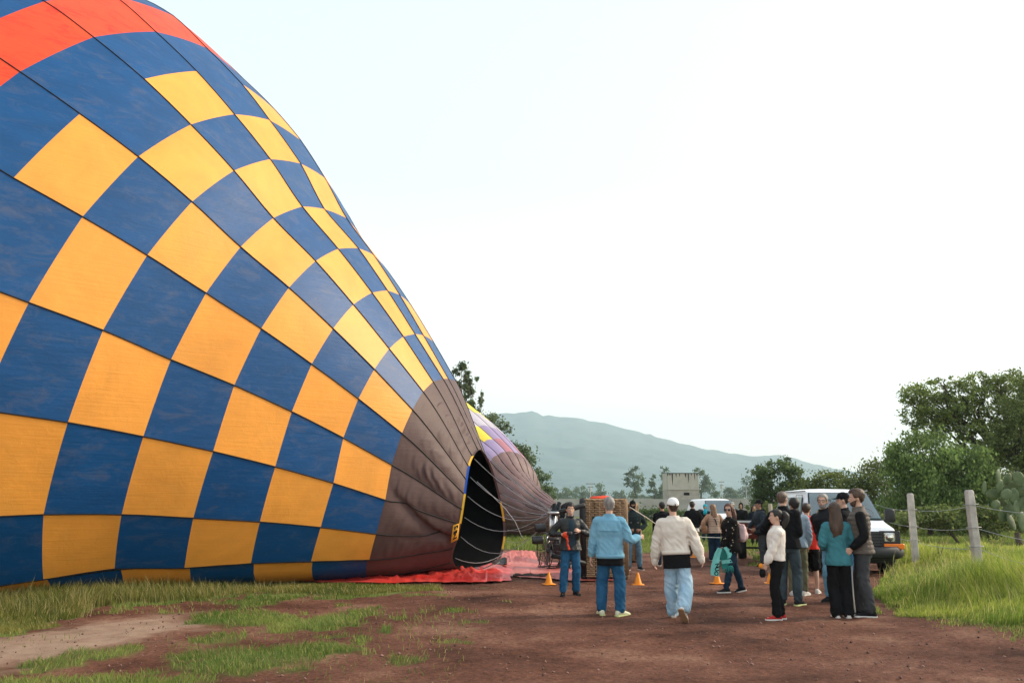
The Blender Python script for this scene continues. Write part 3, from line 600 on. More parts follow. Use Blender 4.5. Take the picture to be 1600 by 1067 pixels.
# ---------------------------------------------------------------- fence
CONC = mat('weathered_concrete', (.33, .30, .27), .95, col2=(.50, .46, .42), scale=5, bump=.6, bscale=30)
def fence():
    P1 = Vector((at(1528, 870, 16.6).x, 16.6, 0)); P2 = Vector((at(1430, 866, 22.6).x, 22.6, 0)); D = (P2 - P1); posts = [P1, P2, P2 + D * 1.02, P2 + D * 2.0, P1 - D * 1.0]
    labs = ['thick weathered concrete fence post in the tall grass, leaning left', 'slimmer concrete fence post nearest the black mirror of the van', None, None, None]
    tops = []
    for i, p in enumerate(posts):
        lean = Vector(((-.035, .0, .02, -.02, -.04)[i], 0, 0)); p.z = gz(p.x, p.y); h = 1.93 - p.z if i < 2 else 1.75
        if i in (2, 3): tops.append((p, lean)); continue      # beyond the van only the wires run on
        mb = MB(); n = 9; w = .076; rings = []
        for k in range(n):
            t = k / (n - 1); c = lean * t * 1.4 + Vector((0, 0, -.2 + (h + .2) * t)); q = w * (1 - .12 * t)
            rings.append([c + Vector((sx * (q - (.015 if e else 0)) + .006 * mnoise.noise((i * 3, k * .9, sx)), sy * (q - (0 if e else .015)) + .006 * mnoise.noise((k * .8, i, sy)), 0)) for sx, sy, e in ((1, -1, 1), (1, -1, 0), (1, 1, 0), (1, 1, 1), (-1, 1, 1), (-1, 1, 0), (-1, -1, 0), (-1, -1, 1))])
        top = [v * 1 for v in rings[-1]]; cc = sum(top, Vector()) / 8; rings.append([cc + (v - cc) * .7 + Vector((0, 0, .03)) for v in top])
        mb.loft(rings); root = empty('fence_post', p, label=labs[i] or ('concrete fence post far along the wire behind the van', 'concrete fence post farthest along the wire', 'concrete fence post nearest the camera, outside the view')[i - 2], cat='fence post', group='concrete fence posts along the lot')
        o = mb.build('shaft', CONC, root); set_auto(o, 40)
        tops.append((p, lean))
        if i < 2:
            for z in (1.48, 1.05, .70):   # wire ties round the post
                q = .10; c = lean * z * .75; mt = MB(); mt.tube([(c.x + a * q, b_ * q, z + .01 * a) for a, b_ in ((-1, -1), (1, -1), (1, 1), (-1, 1), (-1, -1))], .006, 4)
                mt.build('wire_tie', WIRE, root)
    order = [4, 0, 1, 2, 3]
    for z, lb in ((1.46, 'top strand of barbed wire strung between the concrete posts'), (1.04, 'middle strand of barbed wire strung between the concrete posts'), (.66, 'lowest strand of barbed wire lost in the tall grass')):
        pts = []
        for a, b_ in zip(order, order[1:]):
            p, q = tops[a], tops[b_]
            for t in (k / 10 for k in range(11)): pts.append(p[0].lerp(q[0], t) + p[1].lerp(q[1], t) * z * .75 + Vector((0, -.1, z - .06 * 4 * t * (1 - t))))
        o = MB().tube(pts, .0055, 4).build('barbed_wire', WIRE, None, label=lb, cat='wire', group='fence wires')
WIRE = mat('galvanised_wire', (.30, .30, .29), .5, .2, metal=.4)
fence()
# ---------------------------------------------------------------- far wall, tower, poles
def wall():
    root = empty('perimeter_wall', (40, 107, 0), label='long pale grey block wall running along the back of the field', cat='wall')
    m = mat('pale_render', (.30, .28, .25), .95, col2=(.42, .40, .37), scale=.35, bump=.3, bscale=5, detail=8)
    x = -70.0; k = 0
    while x < 150:
        w = 3.1; h = 2.18 + .05 * math.sin(k * 1.7); mb = MB().box((x - 40 + w / 2 - .02, 0, h / 2 - .1), (w - .03, .16, h + .2)); mb.build('wall_panel', m, root, False)
        MB().box((x - 40, -.02, h / 2), (.26, .24, h + .08)).build('pier', m, root, False); x += w + .02; k += 1
wall()
def tower():
    Y = 124; c = at(1069, 790, Y); root = empty('concrete_tower', (c.x, Y, 0), label='square unfinished concrete tower with a slot window and streaked parapet', cat='building')
    k = Y / FPX; w = 48 * k; h = 1.72 + 45 * k; z1 = 1.72 + 20 * k; m = mat('streaked_concrete', (.36, .33, .285), .95, col2=(.46, .43, .37), scale=.9, bump=.3, bscale=8, detail=8)
    mb2 = mat('old_block', (.30, .265, .235), .95, col2=(.42, .38, .34), scale=1.6, bump=.5, bscale=6, detail=8)
    MB().box((0, 2.2, (z1 + h) / 2), (w, 4.4, h - z1), bev=.04).build('upper_wall', m, root, False)
    ws = .42; wz = 1.72 + 13 * k
    lo = MB()   # lower wall built round the slot window
    x0, x1, wx0, wx1, za, zb = -w / 2, w / 2, .0, .86, wz - .18, wz + .20
    for (a, b_, c0, c1) in ((x0, wx0, 0, z1), (wx1, x1, 0, z1), (wx0, wx1, 0, za), (wx0, wx1, zb, z1)): lo.box(((a + b_) / 2, .12, (c0 + c1) / 2 - .003), (b_ - a, .2, c1 - c0 - .006))
    lo.box((x0 + .1, 2.3, z1 / 2), (.2, 4.1, z1 - .01)); lo.box((x1 - .1, 2.3, z1 / 2), (.2, 4.1, z1 - .01)); lo.box((0, 4.3, z1 / 2), (w - .42, .2, z1 - .01)); lo.build('lower_wall', mb2, root, False)
    dk = mat('dark_opening', (.012, .013, .014), .9); MB().box((.43, .5, wz), (1.0, .05, .5)).build('window', dk, root, False)
    MB().box((0, 2.18, z1), (w + .12, 4.6, .13)).build('ledge', m, root, False)
    st = mat('black_stain', (.045, .043, .040), .95, col2=(.10, .095, .085), scale=4)
    for x, L, ww in ((-2.2, .5, .25), (-1.55, 1.9, .24), (-1.0, .7, .18), (-.5, .6, .2), (.35, .7, .3), (.75, 1.5, .22), (1.65, 1.1, .16), (2.0, .5, .3), (-1.9, .4, .3), (1.2, .45, .2)):
        MB().prism([(x - ww / 2, h - .02), (x + ww / 2, h - .02), (x + ww * .32, h - L * .6), (x + .01, h - L), (x - ww * .3, h - L * .55)], -.006, -.002).build('water_stain', st, root, False)
    MB().box((0, -.02, h - .05), (w + .04, .06, .12)).build('parapet_edge', st, root, False)
    yl = mat('ochre_paint', (.42, .34, .13), .9, col2=(.30, .27, .19), scale=3)
    MB().box((.2, .015, .9), (w - .9, .03, 1.0)).build('painted_band', yl, root, False)
tower()
def pole(u, vt, Y, lb, arm=0, lamp=False, r=.11):
    c = at(u, 790, Y); h = at(u, vt, Y).z; root = empty('street_lamp' if lamp else 'utility_pole', (c.x, Y, 0), label=lb, cat='street lamp' if lamp else 'utility pole', group='poles along the far road')
    m = mat('pole_concrete', (.42, .40, .37), .9, .1)
    MB().tube([(0, 0, -.2), (0, 0, h)], [r, r * .6], 8).build('shaft', m, root)
    if arm: MB().box((0, 0, h - .5), (arm, .1, .1)).box((0, 0, h - 1.2), (arm * .6, .1, .1)).build('crossarm', BARK, root, False); MB().tube([(0, 0.2, h - 1.9), (0, .2, h - 1.2)], .22, 8).build('transformer', m, root)
    if lamp: MB().tube([(0, 0, h - .1), (.5, 0, h + .15), (1.1, 0, h + .2)], .05, 6).build('arm', m, root); MB().box((1.3, 0, h + .18), (.6, .25, .12), bev=.04).build('lamp_head', m, root)
pole(923, 752, 190, 'power pole with crossarm and transformer above the wicker basket', arm=2.0)
pole(1129, 749, 185, 'plain pale power pole right of the concrete tower', arm=1.2, r=.10)
pole(1167, 760, 200, 'slim street lamp beside the hazy trees', lamp=True, r=.09)
# ---------------------------------------------------------------- second balloon
def second_balloon():
    root = empty('hot_air_balloon', gp(800, 838), label='lilac, pink and yellow balloon with brown throat lying behind the checkered one', cat='hot air balloon')
    off = -root.location; Y0 = 41.0
    # centre line and radius from the mouth leftwards, picked along its outline: (u, top v, bottom v, distance)
    pr = [(868, 786, 824, 40.0), (858, 778, 830, 40.2), (840, 763, 836, 40.6), (815, 737, 838, 41), (797, 706, 839, 41.5), (778, 686, 839, 42), (757, 666, 840, 42.6), (730, 642, 840, 43.4), (690, 612, 841, 44.5), (630, 585, 842, 46), (560, 572, 842, 48), (490, 590, 842, 50), (440, 650, 843, 51), (415, 735, 843, 52)]
    us, ts, bs, ys = (np.array(a, float) for a in zip(*pr)); NG = 22
    def S(g, r):
        r = min(r, 12.999); i = int(r); 
        u, t, b, Y = (cat1(list(q), r) for q in (us, ts, bs, ys))
        T, B = at(u, t, Y), at(u, b, Y); c = (T + B) / 2; R0 = (T - B).length / 2; a = 2 * math.pi * g / NG
        fr = g - math.floor(g); R0 *= 1 + .02 * math.sin(math.pi * fr)
        if r < 4: R0 *= 1 + .03 * mnoise.noise((g * .8, r * 2.5, 3)) + .01 * math.sin(r * 22 + 6 * fr)
        ax = (at(cat1(list(us), min(r + .3, 12.9)), 785, cat1(list(ys), min(r + .3, 12.9))) - at(cat1(list(us), max(r - .3, 0)), 785, cat1(list(ys), max(r - .3, 0)))).normalized()
        h = Vector((ax.y, -ax.x, 0)).normalized(); h = h if h.y > 0 else -h
        p = c + (T - B).normalized() * math.sin(a) * R0 - h * math.cos(a) * R0 * 1.05; p.z = max(p.z, .02); return p
    cm = {'l': fabric('lilac_nylon', (.32, .25, .42), (.3, .25, .35), .4), 'p': fabric('pink_nylon', (.42, .17, .21), (.4, .2, .2), .4), 'y': fabric('lemon_nylon', (.85, .66, .06), (.7, .5, .1), .3), 'w': fabric('white_nylon', (.50, .46, .52), (.5, .45, .5), .3), 'm': fabric('rose_brown_throat', (.165, .095, .088), (.22, .13, .2), .4)}
    pat = {4: 'lplplw', 5: 'pylpwl', 6: 'ylwylw', 7: 'lwylpl'}
    for g in range(NG):
        for r in list(range(0, 12)):
            if r < 4: c = 'm'
            else: c = 'lypwlylp'[(g * 3 + r * 5 + (g * r) % 3) % 8]
            if (g, r) in SECOND: c = SECOND[(g, r)]
            n = 5 if r < 8 else 3; mr = 10 if r < 4 else n
            V = [S(g + i / n, r + j / mr) + off for j in range(mr + 1) for i in range(n + 1)]
            Fq = [(j * (n + 1) + i, j * (n + 1) + i + 1, (j + 1) * (n + 1) + i + 1, (j + 1) * (n + 1) + i) for j in range(mr) for i in range(n)]
            mesh_obj('throat_panel' if r < 4 else 'panel', V, Fq, cm[c], root)
        MB().tube([S(g, q) + off for q in np.linspace(0, 11, 45)], .02, 4).build('load_tape', mat('dark_webbing', (.05, .035, .04), .7), root)
SECOND = {(g % 22, 5): ('y' if g % 2 == 0 else 'l') for g in range(-4, 6)} | {(g % 22, 4): ('p' if g % 2 == 0 else 'l') for g in range(-4, 6)} | {(5, 4): 'p', (5, 5): 'l', (4, 4): 'l', (6, 5): 'l', (3, 5): 'l', (6, 4): 'l'} | {(g % 22, 6): ('l' if g % 2 == 0 else 'y') for g in range(-4, 4)} | {(4, 6): 'w', (5, 6): 'w', (6, 6): 'w', (4, 7): 'w', (5, 7): 'w'} if True else {(g, r): c for r, row in {4: {0: 'l', 1: 'p', 2: 'l', 3: 'p', 4: 'l', 5: 'w', -1: 'p', -2: 'l'}, 5: {0: 'p', 1: 'l', 2: 'y', 3: 'l', 4: 'l', 5: 'w', -1: 'l'}, 6: {0: 'y', 1: 'l', 2: 'y', 3: 'l', 4: 'y', 5: 'w', 6: 'w'}, 7: {0: 'l', 1: 'w', 2: 'l', 3: 'w', 4: 'l', 5: 'w'}}.items() for g, c in ((k % 22, v) for k, v in row.items())}
second_balloon()
# ---------------------------------------------------------------- tarpaulins
TARP = mat('red_tarpaulin', (.56, .018, .012), .45, col2=(.74, .075, .055), scale=1.3, spec=.5, bump=.3, bscale=9); TARP2 = mat('faded_tarpaulin', (.46, .060, .042), .55, col2=(.56, .16, .12), scale=1.0, spec=.5, bump=.3, bscale=8)
def tarp(name, rows, amp, m, label, seed, nu=120, nv=26):
    """rows: (u, v far, v near) across the sheet, in photograph pixels on the ground"""
    us = [r[0] for r in rows]; V = []
    for j in range(nv + 1):
        for i in range(nu + 1):
            u = us[0] + (us[-1] - us[0]) * i / nu; a = np.interp(u, us, [r[1] for r in rows]); b = np.interp(u, us, [r[2] for r in rows]); t = j / nv
            p0, p1 = gp(u, a), gp(u, b); p = p0.lerp(p1, t); e = min(1, 6 * min(t, 1 - t, i / nu, 1 - i / nu) + .12)
            p += Vector((mnoise.noise((i * .31, t * 2, seed)), mnoise.noise((i * .23, t * 3, seed + 5)) * 1.4, 0)) * .10
            q = Vector((p.x * 1.5, p.y * 1.5, seed)); h = abs(mnoise.noise(q)) * .42 + abs(mnoise.noise(q * 2.7)) * .42 + abs(mnoise.noise(q * 6.1)) * .30
            A = np.interp(u, [r[0] for r in rows], [r[3] if len(r) > 3 else 1 for r in rows])
            V.append(Vector((p.x, p.y, gz(p.x, p.y) + .035 + h * amp * e * A)))
    o = mesh_obj(name, V, [(j * (nu + 1) + i, j * (nu + 1) + i + 1, (j + 1) * (nu + 1) + i + 1, (j + 1) * (nu + 1) + i) for j in range(nv) for i in range(nu)], m, None, label=label, cat='tarpaulin', group='red ground sheets')
    return o
tarp('tarpaulin', [(370, 889, 906, .5), (500, 890, 912, .5), (600, 889, 913, .7), (680, 890, 911, 1.0), (750, 886, 913, 1.3), (798, 889, 911, 1.2)], .34, TARP, 'bright red crumpled ground sheet sticking out from under the checkered balloon', 1)
tarp('tarpaulin', [(778, 872, 902, .5), (850, 880, 905, .25), (930, 884, 907, .25), (962, 886, 907, .2)], .22, TARP2, 'faded salmon ground sheet under the fan and the basket', 4, 80, 14)
tarp('tarpaulin', [(770, 868, 886, 1), (800, 862, 886, 1.2), (838, 864, 880, 1.0)], .22, TARP2, 'bunched pinkish sheet piled just behind the balloon mouth', 7, 50, 18)
def debris():
    b = gp(825, 903); root = empty('rolled_strap_bundle', b, label='dark rolled strap bundle lying on the dirt left of the first cone', cat='bundle')
    m = mat('dusty_strap', (.06, .05, .045), .9, .4, 8, .6, 20)
    mb = MB()
    for k in range(4): mb.tube([(-.35 + .05 * k + t * .75, .05 * math.sin(t * 5 + k) + k * .05, .05 + .03 * math.sin(t * 9 + 2 * k)) for t in (q / 12 for q in range(13))], [.03 + .012 * math.sin(q * 1.3 + k) for q in range(13)], 7)
    link('roll', remesh(mb, .018, 1), m, root); MB().tube([(.32, -.02, .04), (.45, -.06, .03), (.6, -.02, .03)], .016, 6).build('strap_end', m, root)
debris()
# ---------------------------------------------------------------- cones
def cones():
    root = empty('traffic_cone', (0, 0, 0), cat='traffic cone', group='small orange cones across the lot')
    org = mat('cone_orange', (.82, .27, .015), .5, .06)
    o = MB().lathe([(.085, .018), (.080, .03), (.022, .25), (.016, .258), (.004, .26)], 18).build('cone_body', org, root)
    MB().box((0, 0, .010), (.25, .25, .02), bev=.008).build('base', org, root)
    labs = ['orange cone in front of the black fan', 'orange cone behind the man in the denim jacket, left of the cap wearer', 'orange cone in front of the woman carrying teal scarves', 'orange cone touching the legs of the woman in the cream blouse', 'far orange cone by the heel of the walker in the dark jacket']
    for i, (u, v) in enumerate(((857.5, 912), (997, 913), (1121, 913), (1204, 912), (1086, 871))):
        p = gp(u, v); p.z = gz(p.x, p.y) + .002
        r = root if i == 0 else root.copy()
        if i:
            COL.objects.link(r)
            for ch in [c for c in bpy.data.objects if c.parent == root]:
                c = ch.copy(); COL.objects.link(c); c.parent = r
        r.location = p; r.rotation_euler = (R_(random.uniform(-1, 1)), 0, random.uniform(0, 1.5)); r['label'] = labs[i]
cones()
# ---------------------------------------------------------------- baskets, burner, fan
WICK = None
def wicker():
    m = bpy.data.materials.new('wicker_weave'); m.use_nodes = True; n = m.node_tree.nodes; l = m.node_tree.links; b = n['Principled BSDF']; b.inputs['Roughness'].default_value = .75
    tc = n.new('ShaderNodeTexCoord'); ns = n.new('ShaderNodeTexNoise'); ns.inputs['Scale'].default_value = 9; l.new(tc.outputs['Object'], ns.inputs['Vector'])
    rp = n.new('ShaderNodeValToRGB'); e = rp.color_ramp.elements; e[0].position = .3; e[1].position = .7; e[0].color = (.20, .115, .055, 1); e[1].color = (.38, .245, .135, 1); l.new(ns.outputs['Fac'], rp.inputs[0]); l.new(rp.outputs[0], b.inputs['Base Color'])
    return m
WICK = wicker(); LEATH = mat('black_leather', (.010, .010, .011), .55, .2, spec=.4); SUEDE = mat('tan_suede', (.30, .19, .115), .9, col2=(.40, .27, .17), scale=5, bump=.3); DKWICK = mat('dark_stake', (.055, .032, .018), .8)
def basket(name, label, loc, rz, wy, h, length, holes):
    """wicker basket lying on its side: open end towards -x, floor at +x; local z up"""
    root = empty(name, loc, rz, label=label, cat='basket', group='wicker baskets lying on their sides')
    MB().box((length / 2, 0, h / 2), (length - .06, wy - .05, h - .05), bev=.05).build('inner_shell', DKWICK, root, False)
    wv = MB(); n = int(h / .042)
    for k in range(n):       # woven courses: slightly wavy canes on the three outer faces
        z = .03 + (h - .06) * (k + .5) / n
        for y0 in (-wy / 2,):
            pts = [(length * t, y0 - .006 + .009 * math.sin(t * 44 + (k % 2) * math.pi), z) for t in (q / 44 for q in range(45))]
            wv.tube(pts, .0195, 5)
    n2 = int(wy / .05)
    for k in range(n2):
        y = -wy / 2 + wy * (k + .5) / n2; pts = [(length * t, y, h + .002 + .009 * math.sin(t * 44 + (k % 2) * math.pi)) for t in (q / 44 for q in range(45))]
        wv.tube(pts, .022, 5)
    o = wv.build('wicker_weave', WICK, root, kind='stuff')
    for k in range(7):
        x = .10 + (length - .2) * k / 6; MB().tube([(x, -wy / 2 - .012, .04), (x, -wy / 2 - .014, h - .03)], .012, 6).build('stake', DKWICK if k % 2 else SUEDE, root)
    for x, z in holes: MB().box((x, -wy / 2 - .012, z), (.15, .05, .17), bev=.02).build('foot_hole', mat('dark_opening', (.012, .013, .014), .9), root, False)
    rim_ = MB(); hw = wy / 2 - .02; pts = []
    for a, b_ in ((-hw, .09), (-hw, h - .09), (-hw + .07, h - .02), (hw - .07, h - .02), (hw, h - .09), (hw, .09), (hw - .07, .03), (-hw + .07, .03), (-hw, .09)): pts.append((-.05, a, b_))
    rim_.tube(pts, .075, 10).build('padded_rim', LEATH, root)
    fl = MB(); pts = [(length + .02, a, b_) for a, b_ in ((-hw, .09), (-hw, h - .09), (-hw + .07, h - .02), (hw - .07, h - .02), (hw, h - .09), (hw, .09), (hw - .07, .03), (-hw + .07, .03), (-hw, .09))]
    fl.tube(pts, .060, 10).build('suede_skirt', mat('worn_suede', (.20, .125, .070), .9, col2=(.29, .19, .11), scale=7, bump=.4), root); return root
B0 = gp(919, 905); basket('wicker_basket', 'large wicker basket on its side with black padded rim beside the laughing man', (B0.x, B0.y + .62, .02), R_(-4), 1.25, 1.76, .90, [(.22, 1.30), (.62, 1.30)])
B1 = gp(985, 880); basket('wicker_basket', 'second wicker basket on its side behind the masked man', (B1.x - .55, B1.y + 1.0, .02), R_(-10), 1.3, 1.66, .86, [(.4, 1.1)])
o = MB().box((0, 0, 0), (.34, .30, .07), bev=.03); 
def cloth_top():
    c = at(938, 780, B0.y + .45); root = empty('folded_red_cloth', (c.x, c.y, 1.785), label='folded red cloth lying on top of the large wicker basket', cat='cloth')
    mb = MB().ell((0, 0, .035), (.25, .20, .05), 12, 6).ell((.10, 0, .065), (.14, .14, .035), 10, 5).ell((-.12, .03, .05), (.12, .14, .03), 10, 5)
    link('cloth_fold', remesh(mb, .02, 1, wr=lambda p: .012 * mnoise.noise(p * 14)), mat('red_cloth', (.70, .06, .02), .8), root)
cloth_top()
def burner():
    """burner frame of the tipped basket: padded poles reaching from the basket rim to the burner block"""
    J = Vector((at(866, 800, 19.2).x, 19.2, 0)); root = empty('burner_frame', J, label='steel burner frame with two burners between the fan and the basket', cat='burner')
    st = mat('stainless_steel', (.55, .55, .56), .3, .1, metal=.9); bk = mat('black_steel', (.02, .02, .022), .5, .2, spec=.5)
    def L(u, v, dy=0): return at(u, v, 19.2 + dy) - J
    for dy in (-.35, .45):
        MB().tube([L(862, 803, dy), L(885, 797, dy), L(914, 789, dy * 1.2)], .055, 8).build('padded_pole', LEATH, root)
    MB().tube([L(862, 868, .3), L(890, 873, .3), L(914, 880, .4)], .05, 8).build('padded_pole', LEATH, root)
    for u, dy in ((860, -.3), (866.5, -.3), (862, .4), (869, .4)): MB().tube([L(u, 800, dy), L(u, 842, dy)], .032, 8).build('frame_rod', st, root)
    for v, dy in ((801, 0), (842, 0)): MB().tube([L(857, v, -.4), L(857, v, .5), L(872, v, .5), L(872, v, -.4), L(857, v, -.4)], .03, 6).build('frame_bar', bk if v > 820 else st, root)
    for u, v in ((846, 824), (842, 843)):
        c = L(u, v, -.1)
        MB().lathe([(.075, 0), (.088, .02), (.088, .22), (.075, .25), (.065, .25), (.065, .05)], 16, Matrix.Translation(c + Vector((.10, 0, 0))) @ Matrix.Rotation(R_(-92), 4, 'Y')).build('burner_can', bk, root)
        MB().tube([c + Vector((.10 + .05 * math.cos(q) * .6 + .10, .07 * math.cos(q), .07 * math.sin(q))) for q in (k * .5 for k in range(26))], .011, 5).build('burner_coil', st, root)
        MB().tube([c + Vector((.2, 0, .0)), c + Vector((.27, 0, .09)), c + Vector((.33, .02, .02)), L(862, v + 6)], .018, 6).build('fuel_pipe', st, root)
    # black fabric scoop hanging over the frame
    V = []; nu, nv = 14, 10
    for j in range(nv + 1):
        for i in range(nu + 1):
            u = 862 + 26 * i / nu; v = 785 + 1.6 * math.sin(i * .8) + (24 + 4 * math.sin(i * .9)) * j / nv; V.append(L(u, v, .2 + .06 * math.sin(i * 1.4 + j * .3) - .3 * j / nv))
    V2 = [p + Vector((0, .012, 0)) for p in V]; n = len(V); q = lambda j, i: j * (nu + 1) + i
    Fq = [(q(j, i), q(j, i + 1), q(j + 1, i + 1), q(j + 1, i)) for j in range(nv) for i in range(nu)]
    mesh_obj('black_cover', V + V2, Fq + [tuple(reversed([a + n for a in f])) for f in Fq], mat('black_nylon', (.010, .012, .014), .5, .3), root)
burner()
def fan():
    c = gp(858, 891); root = empty('inflation_fan', c, R_(24), label='black petrol inflation fan with round wire cage on small wheels', cat='fan')
    bk = mat('black_steel', (.02, .02, .022), .5, .2, spec=.5); st = mat('stainless_steel', (.5, .5, .5), .3, metal=.9); zc, R0 = .50, .46
    for x in (-.12, .10):
        MB().tube([(x, R0 * math.cos(q), zc + R0 * math.sin(q)) for q in (2 * math.pi * k / 36 for k in range(37))], .013, 6).build('cage_ring', bk, root)
    for x in (-.15,):
        for rr in (.12, .20, .28, .37): MB().tube([(x, rr * math.cos(q), zc + rr * math.sin(q)) for q in (2 * math.pi * k / 28 for k in range(29))], .005, 4).build('guard_wire', bk, root)
        for k in range(12):
            q = 2 * math.pi * k / 12; MB().tube([(x, .03 * math.cos(q), zc + .03 * math.sin(q)), (-.12, R0 * math.cos(q), zc + R0 * math.sin(q))], .006, 4).build('guard_wire', bk, root)
    for k in range(16):
        q = 2 * math.pi * k / 16; MB().tube([(-.12, R0 * math.cos(q), zc + R0 * math.sin(q)), (.10, R0 * math.cos(q), zc + R0 * math.sin(q))], .007, 4).build('guard_wire', bk, root)
    for k in range(4):
        q = 2 * math.pi * k / 4 + .4; a = Vector((0, math.cos(q), math.sin(q))); b_ = Vector((0, -math.sin(q), math.cos(q))); o_ = Vector((-.02, 0, zc))
        MB().add([o_ + a * .05 + b_ * .04, o_ + a * .05 - b_ * .04 + Vector((.04, 0, 0)), o_ + a * .41 - b_ * .05 + Vector((.03, 0, 0)), o_ + a * .41 + b_ * .05, o_ + a * .05 + b_ * .04 + Vector((.01, 0, 0)), o_ + a * .05 - b_ * .04 + Vector((.05, 0, 0)), o_ + a * .41 - b_ * .05 + Vector((.04, 0, 0)), o_ + a * .41 + b_ * .05 + Vector((.01, 0, 0))], [(0, 1, 2, 3), (7, 6, 5, 4), (0, 4, 5, 1), (1, 5, 6, 2), (2, 6, 7, 3), (3, 7, 4, 0)]).build('fan_blade', mat('grey_blade', (.2, .2, .2), .5), root, False)
    MB().lathe([(.001, 0), (.06, .01), (.06, .12), (.001, .13)], 12, Matrix.Translation((-.07, 0, zc)) @ Matrix.Rotation(R_(90), 4, 'Y')).build('hub', bk, root)
    MB().box((.32, 0, .50), (.36, .34, .30), bev=.05).build('engine_block', bk, root); MB().box((.33, 0, .74), (.30, .32, .16), bev=.06).build('fuel_tank', mat('dark_tank', (.03, .032, .035), .35, spec=.6), root)
    MB().box((.30, -.20, .46), (.16, .06, .12), bev=.02).build('air_filter', mat('light_grey_cover', (.5, .5, .5), .5), root); MB().tube([(.5, -.05, .62), (.62, -.1, .64), (.66, -.12, .60)], .035, 8).build('exhaust', st, root)
    MB().box((.18, 0, .62), (.26, .56, .62), bev=.03).build('rear_guard', bk, root)
    for y in (-.26, .26):
        MB().tube([(-.2, y, .08), (.55, y, .10), (.68, y, .35), (.72, y, .85)], .018, 6).build('frame_tube', bk, root)
        MB().lathe([(.05, -.02), (.10, -.025), (.11, 0), (.10, .025), (.05, .02)], 16, Matrix.Translation((.50, y * 1.12, .11)) @ Matrix.Rotation(R_(90), 4, 'X')).build('wheel', bk, root)
        MB().lathe([(.001, -.03), (.05, -.028), (.05, .028), (.001, .03)], 12, Matrix.Translation((.50, y * 1.12, .11)) @ Matrix.Rotation(R_(90), 4, 'X')).build('wheel_hub', mat('grey_hub', (.4, .38, .34), .5), root)
    MB().tube([(.72, -.26, .85), (.72, .26, .85)], .018, 6).build('push_handle', bk, root)
    for k in range(2): MB().tube([(-.1, (-1) ** k * .28, .45), (-.16, (-1) ** k * .30, .02)], .014, 6).build('foot', bk, root)
fan()
# ---------------------------------------------------------------- vehicles
def paint(name, c): 
    m = mat(name, c, .32, .03, 2, spec=.5); return m
WHITE = paint('white_paint', (.78, .79, .80)); PLASTIC = mat('black_plastic', (.018, .019, .020), .55, .2, spec=.4); TYRE = mat('tyre_rubber', (.014, .014, .015), .85, .2); CHROME = mat('bright_trim', (.6, .6, .6), .2, metal=.9)
def glass_mat(name, c, a):
    m = bpy.data.materials.new(name); m.use_nodes = True; n = m.node_tree.nodes; l = m.node_tree.links
    g = n.new('ShaderNodeBsdfGlossy'); g.inputs[1].default_value = .03; t = n.new('ShaderNodeBsdfTransparent'); t.inputs[0].default_value = (*c, 1)
    f = n.new('ShaderNodeFresnel'); f.inputs[0].default_value = 1.7; mp = n.new('ShaderNodeMath'); mp.operation = 'ADD'; mp.inputs[1].default_value = a; l.new(f.outputs[0], mp.inputs[0])
    ms = n.new('ShaderNodeMixShader'); l.new(mp.outputs[0], ms.inputs[0]); l.new(t.outputs[0], ms.inputs[1]); l.new(g.outputs[0], ms.inputs[2]); l.new(ms.outputs[0], n['Material Output'].inputs[0]); return m
GLASS = glass_mat('tinted_glass', (.62, .80, .82), .14); CABIN = mat('dark_cabin', (.13, .215, .23), .8, .1, 3); LENS = glass_mat('clear_lens', (.9, .92, .92), .02); AMBER = mat('amber_lens', (.85, .19, .01), .25, .06, 30, spec=.6)
def wheel(root, c, r, w, parent=None):
    M = Matrix.Translation(c) @ Matrix.Rotation(R_(90), 4, 'Y')
    t = MB().lathe([(r * .60, -w / 2), (r * .92, -w / 2), (r, -w * .34), (r, w * .34), (r * .92, w / 2), (r * .60, w / 2)], 28, M, cap=False).build('wheel', TYRE, root)
    MB().lathe([(.001, w * .42), (r * .2, w * .42), (r * .3, w * .30), (r * .52, w * .34), (r * .61, w * .47), (r * .62, -w * .47), (r * .3, -w * .3), (.001, -w * .3)], 24, M).build('rim', mat('steel_rim', (.35, .35, .36), .4, metal=.6), t); return t
